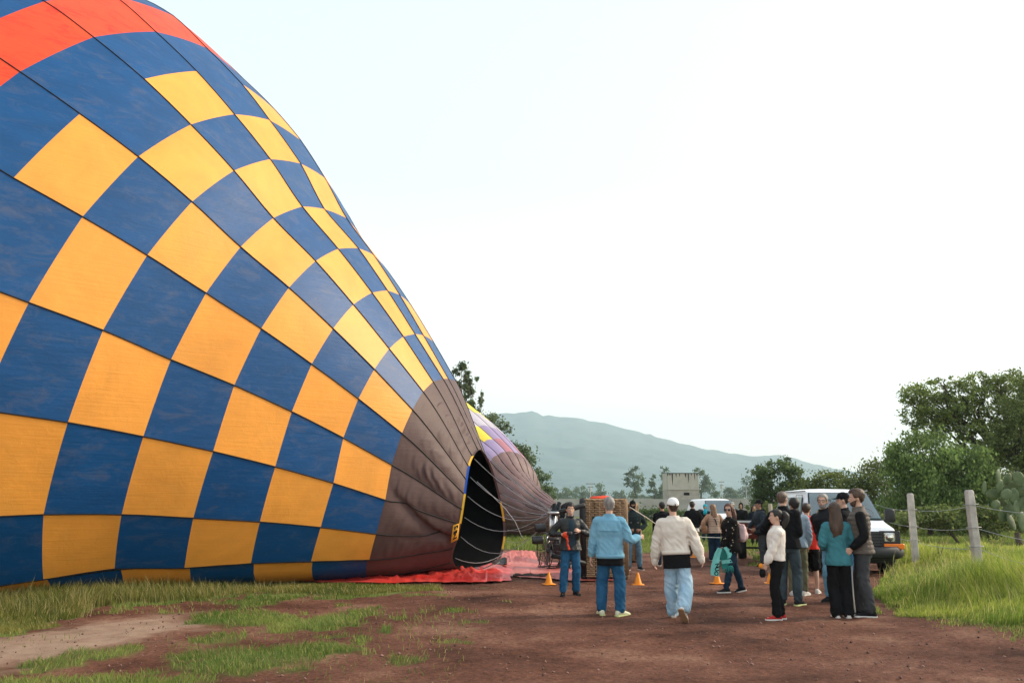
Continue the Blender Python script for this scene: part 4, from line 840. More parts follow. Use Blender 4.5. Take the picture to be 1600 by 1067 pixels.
def van(name, label, cat, loc, rz, Wd, sec, ws, lights, grille, mir, wheels, big=True, group=None):
    """nose at local y=0 looking towards -y, x across.  sec: (y, z0, zbelt, wbelt, ztop, wtop)"""
    root = empty(name, loc, rz, label=label, cat=cat, group=group)
    rings = []
    for (y, z0, zb, wb, zt, wt) in sec:
        h = []
        for x, z in ((0, z0), (wb * .80, z0), (wb * .96, z0 + .06), (wb, z0 + .30 * (zb - z0)), (wb, z0 + .7 * (zb - z0)), (wb * .985, zb), (wt + .52 * (wb * .985 - wt), zb + .48 * (zt - zb)), (wt + .10 * (wb - wt), zb + .86 * (zt - zb)), (wt * .96, zb + .955 * (zt - zb)), (wt * .80, zb + .99 * (zt - zb)), (wt * .4, zt + .012), (0, zt + .018)): h.append((x, z))
        rings.append([Vector((x, y, z)) for x, z in h] + [Vector((-x, y, z)) for x, z in h[-2:0:-1]])
    o = MB().loft(rings).build('body', WHITE, root); set_auto(o, 32)
    # windscreen: dark cabin face, glass in front of it, black gasket round it
    (y0, z0, w0), (y1, z1, w1) = ws; nrm = Vector((0, -(z1 - z0), y1 - y0)).normalized(); nrm = nrm if nrm.y < 0 else -nrm
    def q(a, b, d): x = (w0 + (w1 - w0) * b) * a; return Vector((x, y0 + (y1 - y0) * b + .0 * a * a, z0 + (z1 - z0) * b)) + nrm * d
    def sheet(d, m, nm, par, e=0, nx=8):
        V = [q(-1 + 2 * i / nx + (e if i == 0 else -e if i == nx else 0), (j / 3) * (1 - 2 * e) + e, d) for j in range(4) for i in range(nx + 1)]
        return mesh_obj(nm, V, [(j * (nx + 1) + i, j * (nx + 1) + i + 1, (j + 1) * (nx + 1) + i + 1, (j + 1) * (nx + 1) + i) for j in range(3) for i in range(nx)], m, par)
    back = sheet(.028, PLASTIC, 'windscreen_gasket', root, -.02); win = sheet(.062, GLASS, 'windscreen', root, .03); sheet(.034, CABIN, 'cabin', win, .03)
    if big:
        P = [q(-.30, .38, .045), q(.02, .40, .045), q(.02, .72, .045)]; mesh_obj('paper', P + [v + nrm * .003 for v in P], [(0, 1, 2), (5, 4, 3)], mat('white_paper', (.75, .77, .76), .8), win, False)
        mb = MB(); cw = q(.62, .22, .048); mb.tube([cw + Vector((.19 * math.cos(t), 0, .12 * math.sin(t))) - Vector((0, .0, 0)) + Vector((0, (y1 - y0) / (z1 - z0) * .12 * math.sin(t), 0)) for t in (k * math.pi / 10 for k in range(21))], .012, 5); mb.build('steering_wheel', PLASTIC, win)
        for a0, a1 in ((-.75, -.1), (.05, .72)): MB().tube([q(a0, .0, .075), q(a1, .10, .077)], .012, 5).build('wiper', PLASTIC, root)
        for s in (-1, 1):   # headrest silhouettes inside
            MB().box(q(s * .45, .62, .040), (.26, .004, .18)).build('headrest', mat('grey_seat', (.12, .14, .14), .9), win, False)
    # grille, lamps, bumper
    gy, gz0, gz1, gw = grille
    g = MB().box((0, gy, (gz0 + gz1) / 2), (2 * gw, .07, gz1 - gz0), bev=.02).build('grille', PLASTIC, root, False)
    for k in range(5): MB().box((0, gy - .045, gz0 + (gz1 - gz0) * (k + .5) / 5), (2 * gw * .62, .03, .022)).build('grille_slat', mat('grey_plastic', (.05, .052, .055), .5), g, False)
    lx, lw, lh, lz = lights
    for s in (-1, 1):
        hl = MB().box((s * lx, gy - .045, lz), (lw, .06, lh), bev=.02).build('headlight', CHROME, root, False)
        MB().box((s * lx, gy - .080, lz), (lw * .96, .012, lh * .94)).build('lens', LENS, hl, False)
        MB().lathe([(.001, .02), (.05, .015), (.085, -.02), (.09, -.03)], 16, Matrix.Translation((s * lx, gy - .073, lz)) @ Matrix.Rotation(R_(-90), 4, 'X')).build('reflector', mat('lamp_reflector', (.75, .72, .66), .15, metal=.8), hl)
        MB().box((s * (lx + .10), gy - .02, lz - lh * .98), (lw + .22, .10, .13), bev=.02).build('turn_signal', AMBER, root, False)
        MB().box((s * (lx + .02), gy - .02, lz), (lw + .22, .06, lh + .09), bev=.015).build('lamp_surround', PLASTIC, root, False)
        if mir:
            mx_, my, mz = mir; mr = MB().box((s * mx_, my, mz), (.26, .15, .34), bev=.05).build('wing_mirror', PLASTIC, root); MB().box((s * (mx_ - .20), my + .03, mz - .13), (.20, .06, .06), bev=.015).build('mirror_arm', PLASTIC, mr); MB().box((s * mx_, my + .078, mz), (.20, .01, .28)).build('mirror_glass', GLASS, mr)
    bw = Wd / 2 + .02
    pts = [(-bw, .55, .56), (-bw + .02, .12, .56), (-bw + .18, -.10, .56), (0, -.16, .56), (bw - .18, -.10, .56), (bw - .02, .12, .56), (bw, .55, .56)]
    MB().tube(pts, [(.10, .15)] * 7, 10, up=(1, 0, 0)).build('bumper', PLASTIC, root); MB().box((0, .12, .40), (Wd * .86, .3, .20), bev=.05).build('air_dam', PLASTIC, root)
    for (x, y, r) in wheels:
        for s in (-1, 1): wheel(root, Vector((s * x, y, r)), r, .24)
        for s in (-1, 1): MB().lathe([(r * 1.24, -.05), (r * 1.24, .02), (r * .9, .02)], 28, Matrix.Translation((s * (Wd / 2 - .03), y, r)) @ Matrix.Rotation(R_(90 * s), 4, 'Y')).build('wheel_arch', PLASTIC, root)
    MB().box((0, (sec[0][0] + sec[-1][0]) / 2, .36), (Wd * .8, sec[-1][0] * .9, .16)).build('underbody', PLASTIC, root, False)
    return root, q
S_VAN = [(.02, .42, .86, .90, 1.04, .86), (.12, .40, .98, .97, 1.14, .90), (.55, .38, 1.10, .99, 1.22, .90), (.98, .38, 1.22, 1.0, 1.30, .90), (1.72, .38, 1.26, 1.0, 2.00, .76), (2.0, .38, 1.26, 1.0, 2.09, .76), (3.6, .40, 1.26, 1.0, 2.12, .77), (5.5, .42, 1.26, 1.0, 2.10, .77), (5.68, .46, 1.24, .97, 2.02, .74)]
vp = Vector((8.45, 21.4, -.03))
VAN, _q = van('parked_van', 'white passenger van with black grille and amber indicators facing us behind the group', 'van', vp, R_(-7), 2.0, S_VAN, ((1.0, 1.30, .90), (1.70, 1.98, .745)), (.74, .26, .22, .92), (.02, .70, 1.06, .93), (1.20, 1.35, 1.42), ((.90, 1.05, .37), (.90, 4.5, .37)), group='white vehicles parked by the fence')
def van_sides():
    for s in (-1, 1):
        for y0, y1, nm in ((1.95, 2.75, 'front_side_window'), (2.95, 4.15, 'side_window'), (4.25, 5.35, 'side_window')):
            zl, zh = 1.34, 1.90; xa, xb = .985, .835; sl_ = .28 if nm[0] == 'f' else 0
            V = [(s * (xa + .012), y0 - sl_, zl), (s * (xa + .012), y1, zl), (s * (xb + .012), y1, zh), (s * (xb + .012), y0 + .05, zh)]; V = [Vector(v) for v in V]
            g = mesh_obj(nm, V + [v - Vector((s * .02, 0, 0)) for v in V], [(0, 1, 2, 3), (0, 4, 5, 1), (1, 5, 6, 2), (2, 6, 7, 3), (3, 7, 4, 0)], mat('dark_side_glass', (.02, .026, .028), .08, .1, spec=.8), VAN, False)
        MB().tube([(s * 1.004, 1.72, 1.28), (s * 1.006, 1.70, .48), (s * 1.006, 2.82, .48), (s * 1.004, 2.84, 1.30), (s * .83, 2.80, 1.96), (s * .83, 2.02, 1.96), (s * 1.004, 1.72, 1.28)], .007, 4).build('front_door_seam', PLASTIC, VAN)
        MB().box((s * 1.012, 2.66, 1.12), (.03, .20, .05), bev=.01).build('door_handle', PLASTIC, VAN)
        MB().box((s * .80, 3.6, 2.055), (.035, 3.6, .03), bev=.01).build('roof_gutter', mat('grey_seal', (.25, .25, .25), .6), VAN)
van_sides()
c2 = at(1143, 790, 42)
S_SUV = [(.02, .45, .80, .84, .98, .80), (.12, .42, .92, .90, 1.06, .84), (.9, .40, 1.02, .92, 1.12, .84), (1.25, .40, 1.08, .93, 1.20, .82), (1.95, .40, 1.10, .93, 1.86, .68), (2.2, .40, 1.10, .93, 1.92, .68), (4.2, .42, 1.10, .92, 1.91, .68), (4.6, .46, 1.06, .88, 1.80, .62)]
van('parked_car', 'white vehicle seen head on far behind, between the blonde woman and the hooded figure', 'car', (c2.x, 42, -.02), R_(6), 1.86, S_SUV, ((1.24, 1.17, .82), (1.92, 1.82, .68)), (.66, .26, .16, .84), (.03, .66, .92, .8), (1.05, 1.5, 1.25), ((.82, .95, .36), (.82, 3.7, .36)), big=False, group='white vehicles parked by the fence')
def trailer():
    c = gp(1180, 872); root = empty('hand_trailer', (c.x, c.y, 0), R_(-16), label='small red brown box trailer with fat tyres beside the flat cap man', cat='trailer')
    red = mat('rust_red_paint', (.20, .045, .032), .6, .25, 5); fr = mat('dull_aluminium', (.45, .45, .44), .45, .1, metal=.7)
    # tapered tub with a lip
    rings = [[Vector((x * w, y * l, z)) for x, y in ((-1, -1), (1, -1), (1, 1), (-1, 1))] for w, l, z in ((.36, .58, .62), (.52, .80, 1.02), (.55, .84, 1.03), (.55, .84, 1.10), (.51, .80, 1.10), (.34, .54, .68))]
    o = MB().loft(rings).build('tub', red, root); set_auto(o, 30)
    MB().tube([(-.56, -.86, 1.12), (.56, -.86, 1.12), (.56, .86, 1.12), (-.56, .86, 1.12), (-.56, -.86, 1.12)], .022, 6).build('rail', fr, root)
    for x in (-.56, .56):
        for y in (-.8, .8): MB().tube([(x, y, 1.12), (x * .9, y * .75, .45)], .022, 6).build('leg', fr, root)
    for s in (-1, 1): wheel(root, Vector((s * .38, -.15, .33)), .33, .26); 
    MB().tube([(-.5, -.15, .33), (.5, -.15, .33)], .03, 6).build('axle', PLASTIC, root); MB().tube([(-.3, -.84, 1.0), (.1, -.87, .85), (.35, -.84, .70)], .010, 5).build('tie_rope', mat('pale_rope', (.6, .58, .52), .9), root)
    MB().tube([(0, .8, .6), (0, 1.5, .5)], .03, 6).build('drawbar', fr, root)
trailer()
def stake(u, vt, Y, lb):
    c = at(u, 800, Y); p = Vector((c.x, Y, gz(c.x, Y))); root = empty('wooden_stake', p, label=lb, cat='stake', group='pale stakes round the lot'); h = at(u, vt, Y).z - p.z
    MB().tube([(0, 0, -.2), (.01, 0, h * .5), (0, 0, h - .02), (0, 0, h)], [.085, .08, .075, .05], 9).build('shaft', mat('pale_wood', (.40, .34, .26), .9, .25, 6, .4, 20), root)
stake(1204, 787, 33, 'pale stake standing between the flat cap man and the near van'); stake(1113, 782, 46, 'thin stake left of the far white vehicle')
def rope():
    pts = []; K = [(984, 792, 20.3), (1010, 808, 22), (1030, 822, 23.5), (1062, 834, 24.6), (1100, 839, 25.6), (1135, 840, 26), (1166, 836, 26.2), (1174, 834, 26.3)]
    P = [at(*k) for k in K]
    for i in range(len(P) - 1):
        for t in (0, .25, .5, .75): pts.append(P[i].lerp(P[i + 1], t))
    MB().tube(pts + [P[-1]], .011, 5).build('rope', mat('pale_rope', (.6, .58, .52), .9), None, label='pale rope line strung from the basket to the red trailer', cat='rope')
rope()
# ---------------------------------------------------------------- people
SKIN = {'a': mat('skin_tan', (.42, .235, .155), .55, .06, 20, spec=.35), 'b': mat('skin_light', (.52, .31, .225), .55, .06, 20, spec=.35), 'c': mat('skin_brown', (.30, .16, .10), .55, .06, 20, spec=.35)}
EYEW = mat('eye_white', (.7, .68, .65), .3); EYED = mat('eye_dark', (.02, .014, .01), .2); LIP = mat('lip', (.36, .11, .095), .5); TEETH = mat('teeth', (.75, .72, .66), .4)
def hairmat(n, c, c2): return mat('hair_' + n, c, .55, col2=c2, scale=26, bump=.5, bscale=70, spec=.4, stretch=(1, 1, .18))
HAIR = {'black': hairmat('black', (.008, .007, .007), (.022, .018, .016)), 'brown': hairmat('brown', (.035, .019, .011), (.085, .048, .028)), 'dkbrown': hairmat('dark_brown', (.022, .013, .009), (.055, .032, .020)), 'grey': hairmat('grey', (.14, .125, .115), (.33, .31, .29)), 'light': hairmat('light_brown', (.13, .07, .035), (.30, .175, .09)), 'auburn': hairmat('auburn', (.05, .018, .012), (.12, .045, .03)), 'short': hairmat('cropped', (.07, .045, .032), (.14, .095, .07))}
def cloth(n, c, var=.15, sc=7, bump=.35, rough=.9, c2=None, sheen=.0): return mat('cloth_' + n, c, rough, var, sc, bump, 90, .08, 0, sheen, col2=c2)
def rotv(v, ax, deg): return Matrix.Rotation(R_(deg), 3, ax) @ v
def ik(a, b, l1, l2, pole):
    d = b - a; L = min(d.length, (l1 + l2) * .999); u = d.normalized(); b = a + u * L
    x = (l1 * l1 - l2 * l2 + L * L) / (2 * L); h = math.sqrt(max(l1 * l1 - x * x, 0)); p = Vector(pole); p = (p - u * p.dot(u)); p = p.normalized() if p.length > 1e-6 else u.orthogonal().normalized()
    return a + u * x + p * h, b
def ering(c, w, d, fwd, side, n=16, pw=2.4):
    out = []
    for k in range(n):
        q = 2 * math.pi * k / n; x, y = math.cos(q), math.sin(q); s = (abs(x) ** pw + abs(y) ** pw) ** (-1 / pw); out.append(c + side * (x * s * w) + fwd * (y * s * d))
    return out
def seg(mb, pts, rad, n=12):
    """tapering limb with rounded ends, smooth path"""
    P = [Vector(p) for p in pts]; mb_p = []; mb_r = []
    t0 = (P[0] - P[1]).normalized(); t1 = (P[-1] - P[-2]).normalized(); a, b = rad[0], rad[-1]
    for k in (1.0, .7): mb_p.append(P[0] + t0 * a * k * .8); mb_r.append(a * math.sqrt(max(1 - k * k, .01)))
    for i in range(len(P) - 1):
        p0 = P[i - 1] if i else P[0]; p3 = P[i + 2] if i + 2 < len(P) else P[-1]
        for q in range(4):
            t = q / 4; mb_p.append(.5 * (2 * P[i] + (P[i + 1] - p0) * t + (2 * p0 - 5 * P[i] + 4 * P[i + 1] - p3) * t * t + (3 * P[i] - p0 - 3 * P[i + 1] + p3) * t ** 3)); mb_r.append(rad[i] * (1 - t) + rad[i + 1] * t)
    mb_p.append(P[-1]); mb_r.append(b)
    for k in (.7, 1.0): mb_p.append(P[-1] + t1 * b * k * .8); mb_r.append(b * math.sqrt(max(1 - k * k, .01)))
    mb.tube(mb_p, mb_r, n)
HEADS = [(-.01, .022, .024, .040), (.05, .040, .045, .034), (.16, .054, .066, .022), (.30, .063, .083, .010), (.45, .069, .092, .002), (.58, .073, .096, -.004), (.70, .073, .096, -.009), (.82, .066, .087, -.012), (.92, .049, .065, -.012), (.99, .022, .030, -.010)]
class Person:
    def __init__(s, label, loc, face, H=1.72, female=False, skin='b', stout=1.0, lean=3, sidelean=0, twist=0, feet=None, hands=None, poles=None, head=(0, 0), far=False, group='people gathered in the lot', finger='relaxed', hip=None):
        s.root = empty('person', loc, -R_(face), label=label, cat='person', group=group); s.H = H; s.k = k = H / 1.75; s.f = female; s.far = far; s.skin = SKIN[skin]; s.st = stout
        s.vox = .014 if far else .0105
        F = feet or {}; s.feet = {}
        for sd, nm in ((-1, 'L'), (1, 'R')): s.feet[nm] = F.get(nm, (sd * .115 * k, .0, 0, sd * 10, 0))
        hz = .525 * H; s.pel = Vector(hip or (0, 0, 0)) * k + Vector((0, 0, hz - .012)); L0, L1 = .237 * H, .231 * H
        s.hipj = {nm: s.pel + Vector((sd * .088 * k * (1.05 if female else 1), 0, -.01)) for sd, nm in ((-1, 'L'), (1, 'R'))}
        s.ank = {}; s.knee = {}
        for nm in 'LR':
            x, y, z, toe, pitch = s.feet[nm]; a = Vector((x, y, z + .085 * k)); kn, an = ik(s.hipj[nm], a, L0, L1, (math.sin(R_(toe)) * 1.0, math.cos(R_(toe)), .1)); s.knee[nm] = kn; s.ank[nm] = an
        up = rotv(rotv(Vector((0, 0, 1)), 'X', -lean), 'Y', sidelean); s.up = up; s.tw = twist
        s.fw = rotv(Vector((0, 1, 0)), 'Z', twist); s.fw = (s.fw - up * s.fw.dot(up)).normalized(); s.sd = s.fw.cross(up).normalized()
        s.tl = .300 * H                                              # pelvis to shoulder line
        s.neckb = s.pel + up * (s.tl + .022 * H)
        sw = (.098 if female else .112) * H; s.sh = {nm: s.pel + up * (s.tl - .012 * H) + s.sd * (sg * sw) for sg, nm in ((-1, 'L'), (1, 'R'))}
        s.elb = {}; s.wr = {}; hd = hands or {}; po = poles or {}; s.a1, s.a2 = .170 * H, .150 * H
        for sg, nm in ((-1, 'L'), (1, 'R')):
            t = Vector(hd.get(nm, (sg * .255, .06, .80))) * k; e, w = ik(s.sh[nm], t, s.a1, s.a2, po.get(nm, (sg * .55, -1, .1))); s.elb[nm] = e; s.wr[nm] = w
        s.yaw, s.pit = head; s.finger = finger if isinstance(finger, dict) else {'L': finger, 'R': finger}
        s.hc = s.neckb + (up * .75 + Vector((0, 0, .25))) * (.042 * H) + s.fw * .012 * k     # chin level reference
        Rm = Matrix.Rotation(-R_(s.yaw), 3, 'Z') @ Matrix.Rotation(R_(s.pit), 3, 'X'); s.Rh = Rm; s.hh = .133 * H
        s.body()
    def hp(s, x, y, t): return s.hc + s.Rh @ Vector((x * s.k, y * s.k, t * s.hh))
    def headmb(s, mb, grow=0, t0=-.02, t1=1, yo=0):
        n = 18; rings = []
        for t, w, d, y in HEADS:
            if t < t0 - 1e-6 or t > t1: continue
            rings.append([s.hp((w + grow) * math.cos(q), y + yo + (d + grow) * math.sin(q), t + (grow / .23 if t > .9 else 0)) for q in (2 * math.pi * j / n for j in range(n))])
        mb.loft(rings)
    def torso_rings(s, g, zlo, flare=0, shoulders=True):
        """elliptical sections from the pelvis up, grown by g metres"""
        k = s.k; f = s.f; S_ = [(-.10, .150, .105), (-.04, .168 if f else .160, .112), (.04, .160 if f else .158, .108), (.14, .135 if f else .150, .098), (.24, .142 if f else .162, .105), (.34, .158 if f else .180, .118), (.42, .162 if f else .186, .112), (.48, .142 if f else .166, .092), (.525, .085, .066), (.56, .058, .056)]
        R = []
        for z, w, d in S_:
            if z < zlo: continue
            st = 1 + (s.st - 1) * (1 if z < .4 else .4)
            fl = flare * max(0, (.12 - z)) if z < .12 else 0
            c = s.pel + s.up * (z * k * (s.tl / (.48 * k)) if z > 0 else z * k) + (s.fw * (.012 if .2 < z < .45 else 0) * k)
            gg = g * (1.0 if z < .5 else .6); R.append(ering(c, (w * st + gg + fl) * k, (d * st + gg + fl) * k, s.fw, s.sd))
        return R
    def hand(s, mb, nm):
        sg = -1 if nm == 'L' else 1; w = s.wr[nm]; d = (w - s.elb[nm]).normalized(); k = s.k; mode = s.finger[nm]
        inn = s.sd * -sg; n = (inn - d * inn.dot(d)); n = n.normalized() if n.length > .1 else s.fw.copy(); across = d.cross(n).normalized()
        if across.dot(s.fw) < 0: across = -across      # thumb side looks forward
        curl = {'relaxed': 24, 'fist': 78, 'thumb': 82, 'hold': 62, 'open': 8, 'point': 70}[mode]
        if mode == 'thumb': across = Vector((0, 0, 1)) - d * d.z; across.normalize(); n = across.cross(d) * (1 if sg < 0 else 1); n = n if n.dot(inn) > 0 else -n
        pl = .085 * k; P0 = w; P1 = w + d * pl
        mb.loft([ering(P0 + d * (pl * t), hw * k, th * k, n, across, 12, 2.6) for t, hw, th in ((-.15, .026, .020), (.1, .030, .019), (.5, .041, .016), (.9, .043, .014), (1.05, .036, .010))])
        for i, (o, L) in enumerate(((.033, .070), (.011, .080), (-.011, .075), (-.031, .060))):
            b = P0 + d * (pl * .93) + across * o * k; pts = [b - d * .02]; dd = d.copy(); pts.append(b); cc = curl if not (mode == 'point' and i == 0) else 5
            for j, f in enumerate((.45, .32, .23)):
                ax = d.cross(n).normalized(); dd = (Matrix.Rotation(R_(cc) * (.9 if j == 0 else 1.0), 3, ax) @ dd); pts.append(pts[-1] + dd * L * f * k)
            seg(mb, pts, [r * k for r in (.0088, .0088, .0085, .0078, .0065)], 7)
        b = P0 + d * .018 * k + across * .026 * k
        if mode == 'thumb': pts = [b, b + (across * .8 + d * .5).normalized() * .04 * k, b + (across * .8 + d * .5).normalized() * .04 * k + across * .04 * k, b + (across * .8 + d * .5).normalized() * .04 * k + across * .068 * k - d * .006]
        else: e = (d * .75 + across * .6 + n * .3).normalized(); e2 = (d * .95 + across * .15 + n * (.25 + curl / 90)).normalized(); pts = [b, b + e * .035 * k, b + e * .035 * k + e2 * .032 * k, b + e * .035 * k + e2 * .058 * k]
        seg(mb, pts, [r * k for r in (.014, .0115, .0105, .008)], 7)
    def body(s):
        mb = MB(); k = s.k
        mb.loft(s.torso_rings(-.012, -.2)); s.headmb(mb)
        seg(mb, [s.neckb - s.up * .07 * k, s.neckb + s.up * .01, s.hp(0, -.004, .16), s.hp(0, -.004, .4)], [.060 * k, .055 * k, .053 * k, .05 * k])
        # face: nose, brow, chin, ears
        seg(mb, [s.hp(0, .088, .58), s.hp(0, .100, .45), s.hp(0, .112, .355)], [.007 * k, .010 * k, .0135 * k], 8); mb.ell(s.hp(0, .100, .345), (.017 * k, .012 * k, .009 * k), 8, 5)
        seg(mb, [s.hp(-.045, .080, .60), s.hp(0, .089, .585), s.hp(.045, .080, .60)], [.008 * k] * 3, 6)
        seg(mb, [s.hp(-.022, .084, .215), s.hp(0, .090, .215), s.hp(.022, .084, .215)], [.010 * k] * 3, 6)
        for sg in (-1, 1): mb.ell(s.hp(sg * .078, -.010, .44), (.010 * k, .020 * k, .033 * k), 8, 6, s.Rh @ Matrix.Rotation(R_(-12 * sg), 3, 'Z'))
        for nm in 'LR':
            sh, e, w = s.sh[nm], s.elb[nm], s.wr[nm]
            seg(mb, [sh - s.sd * (.03 if nm == 'R' else -.03), sh.lerp(e, .35), e, e.lerp(w, .3), w], [.050 * k, .046 * k, .038 * k, .040 * k, .026 * k]); s.hand(mb, nm)
            h, kn, a = s.hipj[nm], s.knee[nm], s.ank[nm]; back = Vector((0, -.018, 0)) * k
            seg(mb, [h, h.lerp(kn, .4), kn, kn.lerp(a, .32) + back, a], [.080 * k, .072 * k, .050 * k, .052 * k, .034 * k])
            x, y, z, toe, pit = s.feet[nm]; f = rotv(rotv(Vector((0, 1, 0)), 'X', pit), 'Z', -toe); seg(mb, [a, a + f * .05 - Vector((0, 0, .045 * k)), a + f * .14 - Vector((0, 0, .06 * k))], [.036 * k, .034 * k, .026 * k])
        o = link('body', remesh(mb, .0125 if s.far else .0088, 1, .4), s.skin, s.root); s.bodyo = o
        if s.far: return
        for sg in (-1, 1):
            e = MB().ell(s.hp(sg * .031, .084, .50), (.0135 * k, .009 * k, .0075 * k), 8, 6, s.Rh).build('eye', EYEW, s.root); MB().ell(s.hp(sg * .031, .0905, .50), (.0058 * k, .004 * k, .0062 * k), 8, 5, s.Rh).build('iris', EYED, e)
            MB().tube([s.hp(sg * .014, .094, .578), s.hp(sg * .034, .090, .598), s.hp(sg * .052, .074, .578)], [.0035, .0045, .0025], 6).build('eyebrow', s.hairm if hasattr(s, 'hairm') else HAIR['dkbrown'], s.root)
    def mouth(s, smile=False):
        k = s.k; 
        if smile:
            m = MB().ell(s.hp(0, .0935, .205), (.026 * k, .008 * k, .012 * k), 12, 6, s.Rh).build('mouth', LIP, s.root); MB().ell(s.hp(0, .0975, .213), (.021 * k, .007 * k, .006 * k), 10, 5, s.Rh).build('teeth', TEETH, m)
        else: MB().tube([s.hp(-.024, .086, .212), s.hp(-.008, .096, .222), s.hp(0, .0965, .216), s.hp(.008, .096, .222), s.hp(.024, .086, .212)], [.002, .0045, .0045, .0045, .002], 6).build('mouth', LIP, s.root)
        return s
    # ---- clothes
    def wr_fn(s, amp, seed, puff=0):
        js = [s.elb['L'], s.elb['R'], s.knee['L'], s.knee['R'], s.pel + s.up * .1, s.ank['L'], s.ank['R']]
        def f(p):
            near = max(math.exp(-((p - j).length / .17) ** 2) for j in js)
            a = mnoise.noise(Vector((p.x * 7, p.y * 7, p.z * 9)) + Vector((seed, 0, 0))); b = mnoise.noise(Vector((p.x * 11 + p.z * 6, p.y * 11 - p.z * 4, p.z * 8 + p.x * 3)) + Vector((0, seed, 0)))
            r = amp * (a * .55 + (.5 - abs(b) * 2.4) * .95 * (.30 + near))
            if puff: r += puff * (abs(math.sin(p.z * 44)) ** .6 - .6)
            return r
        return f
    def top(s, name, m, loose=.02, hem=-.07, sleeve='long', cuff=1.0, amp=.010, flare=.15, collar=None, wide=1.0, puff=0, sleeve_mat=None, hemband=None, arm_r=1.0):
        k = s.k; mb = MB(); mb.loft(s.torso_rings(loose, hem, flare)); armb = MB() if sleeve_mat else mb
        lo = s.torso_rings(loose, hem, flare)[0]; 
        for nm in 'LR':
            sg = -1 if nm == 'L' else 1; sh, e, w = s.sh[nm], s.elb[nm], s.wr[nm]
            if not sleeve_mat or sleeve == 'none': seg(mb, [s.neckb - s.up * .05 * k, sh - s.sd * sg * .05 * k - s.up * .01, sh - s.up * .02 * k], [.055 * k, (.066 + loose * .7) * k, (.060 + loose * .8) * k])
            if sleeve == 'long':
                d = (w - e).normalized(); a = arm_r
                seg(armb, [sh - s.sd * sg * (.02 if not sleeve_mat else -.0), sh.lerp(e, .4), e, e.lerp(w, .55), w - d * .035], [(.054 + loose * .55) * k * a, (.048 + loose * .62) * k * a, (.042 + loose * .62) * k * a, (.040 + loose * .6) * k * a * cuff, (.030 + loose * .42) * k * a * cuff])
            elif sleeve == 'short': seg(armb, [sh - s.sd * sg * .02, sh.lerp(e, .4), sh.lerp(e, .6)], [(.056 + loose) * k, (.055 + loose) * k, (.056 + loose) * k])
        seed = s.root.location.x * 3 + loose * 100
        o = link(name, remesh(mb, s.vox, 2, .5, s.wr_fn(amp * (1 if not s.far else .8), seed, puff)), m, s.root); s.topo = o
        if sleeve_mat: link('sleeves', remesh(armb, s.vox, 2, .5, s.wr_fn(amp, seed + 4)), sleeve_mat, s.root)
        if collar:
            cm, hgt, rr = collar; n = 20; rings = []
            for zz, g in ((-.02, .020), (.0, .014), (hgt, .008 + rr), (hgt, .001 + rr), (.0, .0)):
                c = s.neckb + s.up * (zz + .005) * k + s.fw * .004; rings.append([c + s.sd * math.cos(q) * (.062 + g) * k + s.fw * math.sin(q) * (.064 + g) * k + s.up * .012 * -math.sin(q) * k for q in (2 * math.pi * j / n for j in range(n))])
            MB().loft(rings, cap=False).build('collar', cm, o)
        if hemband:
            R = s.torso_rings(loose + .006, hem, flare); c0 = sum(R[0], Vector()) / 16; r0 = [v - s.up * .012 * k for v in R[0]]; r1 = [v + s.up * .05 * k for v in R[0]]
            inn = [c0 + (v - c0) * .9 for v in r0]; MB().loft([inn, r0, r1, [c0 + (v - c0) * .92 for v in r1]], cap=False).build('waistband', hemband, o)
        return s
    def under(s, name, m, z0, z1, g=.018, flare=.1):
        """a shirt tail or band showing under the jacket"""
        k = s.k; R = []
        for z in np.linspace(z0, z1, 6):
            w = .170 if s.f else .164; c = s.pel + s.up * z * k; R.append(ering(c, (w * s.st + g - flare * (z - z1) * .25) * k, (.112 * s.st + g - flare * (z - z1) * .25) * k, s.fw, s.sd, 24))
        mb = MB().loft(R); mb.v = [v + Vector((0, 0, 0)) for v in mb.v]; link(name, remesh(mb, s.vox, 1, .5, s.wr_fn(.007, 5)), m, s.root); return s
    def trousers(s, name, m, loose=.02, hem=0.0, wide=1.0, amp=.011, length='long', rise=.06, flareleg=1.0, stripe=None):
        k = s.k; mb = MB(); st = s.st
        R = []
        for z, w, d in ((-.10, .140, .10), (-.05, .164 if s.f else .158, .112), (.0, .168 if s.f else .160, .114), (rise, .152, .104)): R.append(ering(s.pel + s.up * z * k, (w * st + loose * .6) * k, (d * st + loose * .6) * k, s.fw, s.sd))
        mb.loft(R); stripes = []
        for nm in 'LR':
            h, kn, a = s.hipj[nm], s.knee[nm], s.ank[nm]; b = Vector((0, -.012, 0)) * k
            if length == 'long':
                d = (a - kn).normalized(); e = a + d * (-.012 - hem) * k
                seg(mb, [h, h.lerp(kn, .45), kn, kn.lerp(a, .4) + b, e], [(.082 * st + loose * .7) * k, (.074 * st + loose * .75) * k, (.056 + loose * .8) * k * wide, (.053 + loose * .85) * k * wide, (.044 + loose * .9) * k * wide * flareleg], 14)
            else: seg(mb, [h, h.lerp(kn, .45), h.lerp(kn, .92)], [(.084 + loose) * k, (.082 + loose) * k, (.076 + loose * 1.4) * k], 14)
        o = link(name, remesh(mb, s.vox, 2, .5, s.wr_fn(amp, s.root.location.y)), m, s.root)
        if stripe:
            nm, sg, sm = stripe; h, kn, a = s.hipj[nm], s.knee[nm], s.ank[nm]; q = s.sd * sg; pts = [h + q * (.09 * st + loose) * k, h.lerp(kn, .5) + q * (.083 * st + loose) * k, kn + q * (.066 + loose) * k * wide, kn.lerp(a, .5) + q * (.061 + loose) * k * wide, a + q * (.05 + loose * 1.2) * k * wide * flareleg]
            MB().tube(pts, .011, 6).build('side_stripe', sm, o)
        return s
